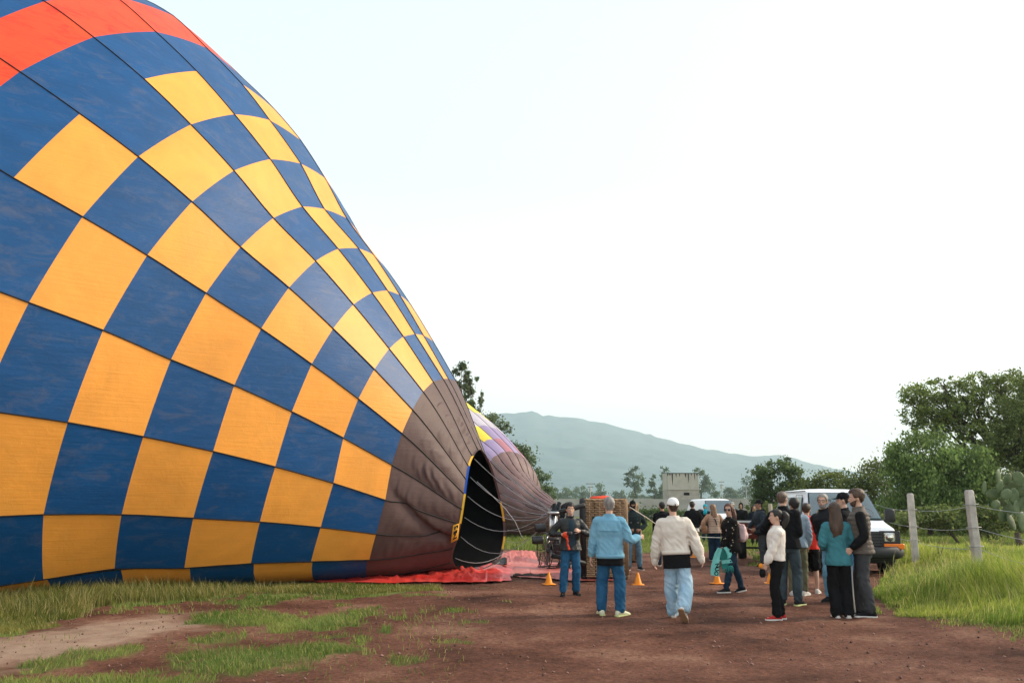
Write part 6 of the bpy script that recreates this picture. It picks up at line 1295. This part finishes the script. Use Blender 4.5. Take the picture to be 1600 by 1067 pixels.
MB().box((0, 0, -.03), (.09, .07, .12), bev=.03).build('pouch_body', BLACK, rt); MB().box((-.02, 0, .08), (.06, .05, .07), bev=.02).build('orange_cloth', mat('orange_cloth', (.8, .28, .02), .8), rt)
# 14 black fleece
p = Person('tall person with cropped hair, black fleece and slate jeans, seen from behind', gpl(1236, 945), 26, 1.88, skin='b', stout=1.0, lean=2, sidelean=-4, hands={'L': (-.18, .24, 1.10), 'R': (.13, .25, 1.08)}, poles={'L': (-1, -.6, -.1), 'R': (.25, -.9, -.7)}, feet={'L': (-.13, -.02, 0, -6, 0), 'R': (.12, -.0, 0, 22, 0)}, head=(20, 0))
p.top('fleece', BLACK, .034, -.08, amp=.010, collar=(BLACK, .06, .014)).trousers('slate_jeans', cloth('slate_jeans', (.036, .052, .062), c2=(.058, .080, .092)), .026, wide=1.06).shoes(BSHOE, LIME, 1.05).hair_short(HAIR['short'], .007, .80, .5, .15, .003).mouth(); MB().box(p.pel + p.up * .44 - p.fw * .145 - p.sd * .06, (.05, .005, .010)).build('collar_logo', mat('white_mark', (.7, .7, .72), .7), p.root)
# 15 light blue shirt, olive trousers
p = Person('person in a grey blue shirt and olive trousers, half hidden by the black fleece', gpl(1249, 930), 15, 1.80, skin='a', lean=1, hands={'R': (.22, .10, .88), 'L': (-.2, .2, 1.0)}, feet={'L': (-.12, .02, 0, 0, 0), 'R': (.10, .02, 0, 30, 0)}, head=(-30, 0))
p.top('grey_blue_shirt', LBLUE, .030, -.06, amp=.012, collar=(LBLUE, .03, .01)).trousers('olive_trousers', OLIVE, .022).shoes(WSHOE, WSOLE).hair_short(HAIR['black'], .022, .75, .42, .15).mouth()
# 16 red jacket and shorts
p = Person('person in a bright red jacket and black shorts between the two talkers', gpl(1268, 927), 20, 1.70, skin='b', far=False, head=(10, 0), hands={'R': (.2, .14, .9), 'L': (-.2, .2, 1.0)})
p.top('red_jacket', RED, .034, -.06, collar=(RED, .05, .01)).trousers('shorts', BLACK, .024, length='short').shoes(WSHOE, WSOLE).hair_short(HAIR['dkbrown'])
# 17 grey bearded man with glasses
p = Person('tall person with glasses, grey beard and black hooded jacket over light blue jeans', gpl(1309, 940), -140, 1.86, skin='b', stout=1.06, lean=2, sidelean=12, hands={'R': (.15, .22, 1.0), 'L': (-.22, .14, .88)}, poles={'R': (.2, -1, -.4), 'L': (-.5, -1, 0)}, feet={'L': (-.11, .06, 0, -4, 0), 'R': (.14, -.03, 0, 16, 0)}, head=(-6, 0))
p.top('black_jacket', cloth('black_softshell', (.012, .013, .016), rough=.6), .036, -.08, amp=.011, collar=(BLACK, .06, .02)).trousers('sky_jeans', SKYJEANS, .030, wide=1.14).shoes(BSHOE, BSOLE, 1.1).hair_short(HAIR['grey'], .014, .80, .5, .15).beard(HAIR['grey'], .008).glasses(mat('dark_frame', (.03, .012, .012), .3)).mouth(); p.hood_down(cloth('mustard_lining', (.30, .19, .04)))
# 18 teal sweater woman
p = Person('person with very long brown hair, teal sweater and wide black trousers, back turned', gpl(1316, 965), 6, 1.70, True, skin='b', stout=.96, lean=0, hands={'R': (.13, .22, 1.14), 'L': (-.15, .22, 1.08)}, poles={'R': (.5, -.8, -.7), 'L': (-.5, -.8, -.7)}, feet={'L': (-.08, .0, 0, -4, 0), 'R': (.09, .0, 0, 6, 0)}, head=(24, 4))
p.top('teal_sweater', TEAL, .036, -.13, amp=.011, flare=.10, collar=(TEAL, .03, .012)).trousers('wide_trousers', BLACK, .030, wide=1.16, flareleg=1.12, amp=.010, hem=-.03, stripe=('R', 1, WSHOE)).shoes(WSHOE, WSOLE).hair_long(HAIR['brown'], .46, .112, front=.84)
# 19 bearded vest man
p = Person('tall bearded person in profile, taupe quilted vest with black sleeves and charcoal trousers', gpl(1355, 962), -72, 1.88, skin='b', lean=1, hands={'L': (-.23, .16, .94), 'R': (.22, .20, .98)}, poles={'L': (-.5, -1, 0), 'R': (1, -.8, 0)}, feet={'L': (-.12, -.04, 0, 0, 0), 'R': (.12, .10, 0, 8, 0)}, head=(-4, -4))
p.top('quilted_vest', TAUPE, .040, -.06, sleeve='long', sleeve_mat=BLACK, puff=.010, amp=.005, collar=(TAUPE, .06, .02)).trousers('charcoal_trousers', GREYT, .030, wide=1.08, amp=.014).shoes(BSHOE, WSOLE, 1.1).hair_short(HAIR['brown'], .026, .82, .50, .20, .012).beard(HAIR['brown'], .012).mouth()
# 20 black cap man behind
p = Person('person in a black cap and blue jeans hidden behind the taupe vest', gpl(1332, 938), -60, 1.84, skin='b', head=(-10, 0), hands={'L': (-.2, .2, .95), 'R': (.2, .2, .95)})
p.top('black_jacket', BLACK, .034, -.07, collar=(BLACK, .05, .01)).trousers('jeans', JEANS, .024).shoes(BSHOE, WSOLE).hair_short(HAIR['black'], .012).cap(BLACK).mouth()
# ---------------------------------------------------------------- grass, weeds, stones
BLADE = tint_mat('grass_blade', .6, .48)
def blades(name, n, x0, x1, y0, y1, hfun, keep, cols, width, label, seed, lean=.45):
    rg = np.random.default_rng(seed); X = rg.uniform(x0, x1, n); t = rg.uniform(0, 1, n); Y = y0 + (y1 - y0) * t ** 1.25
    ok = keep(X, Y, rg); X, Y = X[ok], Y[ok]; m = len(X); H = hfun(X, Y, rg) * rg.uniform(.55, 1.25, m); Z = ground_z(X, Y) - .01
    a = rg.uniform(0, 2 * np.pi, m); wv = np.stack([np.cos(a), np.sin(a), np.zeros(m)], -1); l = rg.normal(0, .9, m) + 9 * vfbm(X, Y, 1.1, 2, seed + 9); ld = np.stack([np.cos(l), np.sin(l), np.zeros(m)], -1) * (rg.uniform(.1, 1, m) * lean * H)[:, None]
    W_ = (width * rg.uniform(.6, 1.4, m) * np.clip(Y / 12, .75, 2.2))[:, None]; B = np.stack([X, Y, Z], -1); up = np.zeros((m, 3)); up[:, 2] = H
    p1 = B + up * .55 + ld * .35; p2 = B + up * (1 - .18 * rg.uniform(0, 1, (m, 1))) + ld
    V = np.stack([B - wv * W_ * .5, B + wv * W_ * .5, p1 + wv * W_ * .42, p1 - wv * W_ * .42, p2 + wv * W_ * .08, p2 - wv * W_ * .08], 1).reshape(-1, 3)
    i = np.arange(m)[:, None] * 6; Fq = np.concatenate([i + np.array([0, 1, 2, 3]), i + np.array([3, 2, 4, 5])])
    c = np.array(cols); nz = np.clip(vfbm(X, Y, .9, 3, seed + 3) * 1.6 - .3 + rg.normal(0, .22, m), 0, 1)[:, None]; C = c[0] * (1 - nz) + c[1] * nz; dry = rg.uniform(0, 1, m)[:, None] < .14; C = np.where(dry, np.array(c[2]), C) * rg.uniform(.75, 1.25, (m, 1))
    return np_mesh(name, V, Fq, BLADE, None, False, np.repeat(C, 6, 0), kind='stuff', label=label)
GC = [(.10, .135, .026), (.27, .25, .065), (.42, .34, .14)]; SG = [(.095, .165, .032), (.27, .33, .080), (.36, .32, .12)]; BC = [(.12, .22, .032), (.44, .48, .085), (.50, .45, .16)]
def inmask(lo=.25): return lambda X, Y, rg: grass_mask(X, Y) > lo + rg.uniform(0, .55, len(X))
bankx = lambda X, Y: X - (5.2 + .26 * (Y - 14))
blades('short_grass', 240000, -11, 6.0, 7.2, 16.5, lambda X, Y, r: .030 + .055 * vfbm(X, Y, 1.3, 3, 71) + .02, lambda X, Y, r: (inmask()(X, Y, r) | ((vfbm(X, Y, .8, 3, 88) > .52) & (X < -.5) & (r.uniform(0, 1, len(X)) < .03))) & ~in_poly(X, Y, STRIP), SG, .010, 'short cropped grass patches on the dirt', 101, .8)
def strip_h(X, Y, r): return .055 + (.27 * np.clip((Y - 12.9) / 3.4, 0, 1) * (.4 + vfbm(X, Y, .8, 3, 73)) + .05 * np.clip(-X - 4, 0, 5) / 5) * np.clip((-X - 4.8) / 1.8, .12, 1)
blades('tall_grass', 230000, -16, -1.0, 10.2, 20.8, strip_h, lambda X, Y, r: in_poly(X + .5 * (vfbm(X, Y, 1.1, 3, 78) - .5), Y + 1.0 * (vfbm(X, Y, 1.3, 3, 79) - .5), STRIP) & (grass_mask(X, Y) > .15) & (r.uniform(0, 1, len(X)) < .25 + 1.1 * vfbm(X, Y, .9, 3, 75)), GC, .0085, 'taller yellow green grass along the foot of the balloon', 103, .6)
def mound(X, Y, r=None):
    e = np.clip(bankx(X, Y) / 3.4, 0, 1) ** 1.25; m1 = vfbm(X, Y, .45, 3, 81); m2 = vfbm(X, Y, 1.2, 3, 83)
    big = np.exp(-((X - 7.7) / 1.0) ** 2 - ((Y - 14.3) / 1.1) ** 2) + .8 * np.exp(-((X - 10.6) / 1.6) ** 2 - ((Y - 17.0) / 1.4) ** 2) + .45 * np.exp(-((X - 7.0) / .5) ** 2 - ((Y - 15.6) / .8) ** 2)
    return .035 + .85 * e * (.10 + .30 * m1 * m2 * 2) + .42 * big * np.clip(e * 2, 0, 1) * (.55 + .9 * m2) + .16 * e * (vfbm(X, Y, 3.2, 2, 85) - .45)
blades('bank_grass', 430000, 4.2, 17, 9.6, 27, mound, lambda X, Y, r: (grass_mask(X, Y) > .3) & (bankx(X, Y) > -1.6) & (r.uniform(0, 1, len(X)) < .30 + .7 * np.clip(bankx(X, Y), 0, 1)), BC, .0085, 'lush bright tall grass on the bank by the fence', 105, .55)
blades('field_grass', 120000, -6, 26, 22, 75, lambda X, Y, r: .10 + .28 * vfbm(X, Y, .25, 3, 91) * np.clip((Y - 24) / 12, .25, 1.3), lambda X, Y, r: inmask(.2)(X, Y, r), [(.11, .18, .035), (.24, .29, .07), (.34, .30, .12)], .016, 'rough grass across the field behind the people', 107, .5)
blades('short_grass', 90000, 3.5, 10.5, 8.8, 14.5, lambda X, Y, r: .04 + .06 * vfbm(X, Y, 1.3, 3, 95), lambda X, Y, r: in_poly(X + 1.1 * (vfbm(X, Y, 1.5, 4, 96) - .5) + r.normal(0, .14, len(X)), Y + .9 + 1.3 * (vfbm(X, Y, 1.7, 4, 97) - .5) + r.normal(0, .16, len(X)), BANK) & (r.uniform(0, 1, len(X)) < .2 + vfbm(X, Y, 2.2, 3, 98)), SG, .010, 'trodden grass fringe in front of the bank', 109, .8)
blades('dry_stems', 3200, 5.2, 16, 10.5, 24, lambda X, Y, r: mound(X, Y) + .16 + .22 * r.uniform(0, 1, len(X)) ** 2, lambda X, Y, r: (grass_mask(X, Y) > .3) & (bankx(X, Y) > .6), [(.38, .36, .12), (.50, .44, .20), (.55, .46, .24)], .006, 'thin dry seed stems standing out of the tall grass', 111, .5)
blades('dry_stems', 4200, -14, -4.5, 13.5, 19.5, lambda X, Y, r: strip_h(X, Y, r) + .06 + .10 * r.uniform(0, 1, len(X)) ** 2, lambda X, Y, r: in_poly(X, Y, STRIP), [(.34, .30, .11), (.46, .40, .18), (.5, .42, .2)], .006, 'thin dry stems in the grass below the balloon', 113, .5)
def weed(u, v, h, n, lb, seed):
    b = gpl(u, v); root = empty('weed', b, label=lb, cat='weed', group='weeds along the bank'); rg = random.Random(seed); PV = []; CL = []; mb = MB()
    for k in range(n):
        a = rg.uniform(0, 6.28); l = rg.uniform(.05, .45) * h; tip = Vector((math.cos(a) * l, math.sin(a) * l, h * rg.uniform(.6, 1.05))); pts = [Vector((0, 0, 0)), tip * .5 + Vector((0, 0, h * .08)), tip]; mb.tube(pts, [.006, .005, .003], 5)
        for j in range(16):
            t = .25 + .75 * j / 15; c = Vector((0, 0, 0)).lerp(tip, t) + Vector((0, 0, h * .08 * math.sin(math.pi * t))); s_ = h * .10 * (1.25 - t); q = rg.uniform(0, 6.28); d = Vector((math.cos(q), math.sin(q), rg.uniform(-.1, .6))).normalized() * s_; w = d.cross(Vector((0, 0, 1))).normalized() * s_ * .28; PV += [c, c + d * .5 + w, c + d, c + d * .5 - w]
    mb.build('stem', mat('weed_stem', (.14, .17, .05), .8), root); Fq = np.arange(len(PV)).reshape(-1, 4); c = np.repeat(np.array([[.11, .17, .045]]) * RNG.uniform(.7, 1.5, (len(Fq), 1)), 4, 0); np_mesh('leaves', np.array([tuple(v) for v in PV]), Fq, LEAF, root, False, c)
weed(1394, 912, .62, 5, 'pale stalky weed leaning beside the van bumper', 1); weed(1516, 925, .48, 7, 'feathery weed in front of the dense grass mound', 2); weed(1436, 905, .45, 7, 'dark leafy weed at the left edge of the grass mound', 3); weed(1560, 872, .6, 6, 'broad leaved weed right of the leaning post', 4); weed(1512, 868, .55, 5, 'dark leaved weed at the foot of the leaning post', 5); weed(1468, 880, .6, 6, 'leafy weed between the two concrete posts', 6)
def gravel():
    rg = np.random.default_rng(12); n = 9000; X = rg.uniform(-9, 8, n); Y = 6.3 + 16 * rg.uniform(0, 1, n) ** 1.6; ok = (grass_mask(X, Y) < .2); X, Y = X[ok], Y[ok]; m = len(X); s_ = .004 + .020 * rg.uniform(0, 1, m) ** 5 + .0016 * (Y / 10)
    d = np.array([(1, 0, 0), (-.5, .87, 0), (-.5, -.87, 0), (0, 0, .8), (0, 0, -.5)]); P = np.stack([X, Y, ground_z(X, Y) + .012], -1)[:, None] + d[None] * s_[:, None, None] * rg.uniform(.6, 1.4, (m, 5, 1)); i = np.arange(m)[:, None] * 5
    Fq = np.concatenate([i + np.array(f) for f in ((0, 1, 3), (1, 2, 3), (2, 0, 3), (1, 0, 4), (2, 1, 4), (0, 2, 4))]); c = np.repeat(np.array([[.13, .075, .06]]) * rg.uniform(.5, 2.2, (m, 1)), 5, 0)
    np_mesh('gravel', P.reshape(-1, 3), Fq, tint_mat('pebble', .9), None, False, c, kind='stuff', label='small loose stones scattered on the dirt')
gravel()
# ---------------------------------------------------------------- morning haze: one closed box of pale air
def build_haze():
    m = bpy.data.materials.new('haze_air'); m.use_nodes = True; n = m.node_tree.nodes; n.clear()
    o = n.new('ShaderNodeOutputMaterial'); v = n.new('ShaderNodeVolumePrincipled')
    v.inputs['Color'].default_value = (.70, .91, .985, 1); v.inputs['Density'].default_value = 2.2e-4; v.inputs['Anisotropy'].default_value = .2
    m.node_tree.links.new(v.outputs[0], o.inputs['Volume'])
    MB().box((0, 3400, 338), (14600, 7600, 680)).build('haze', m, None, False, kind='stuff')
build_haze()
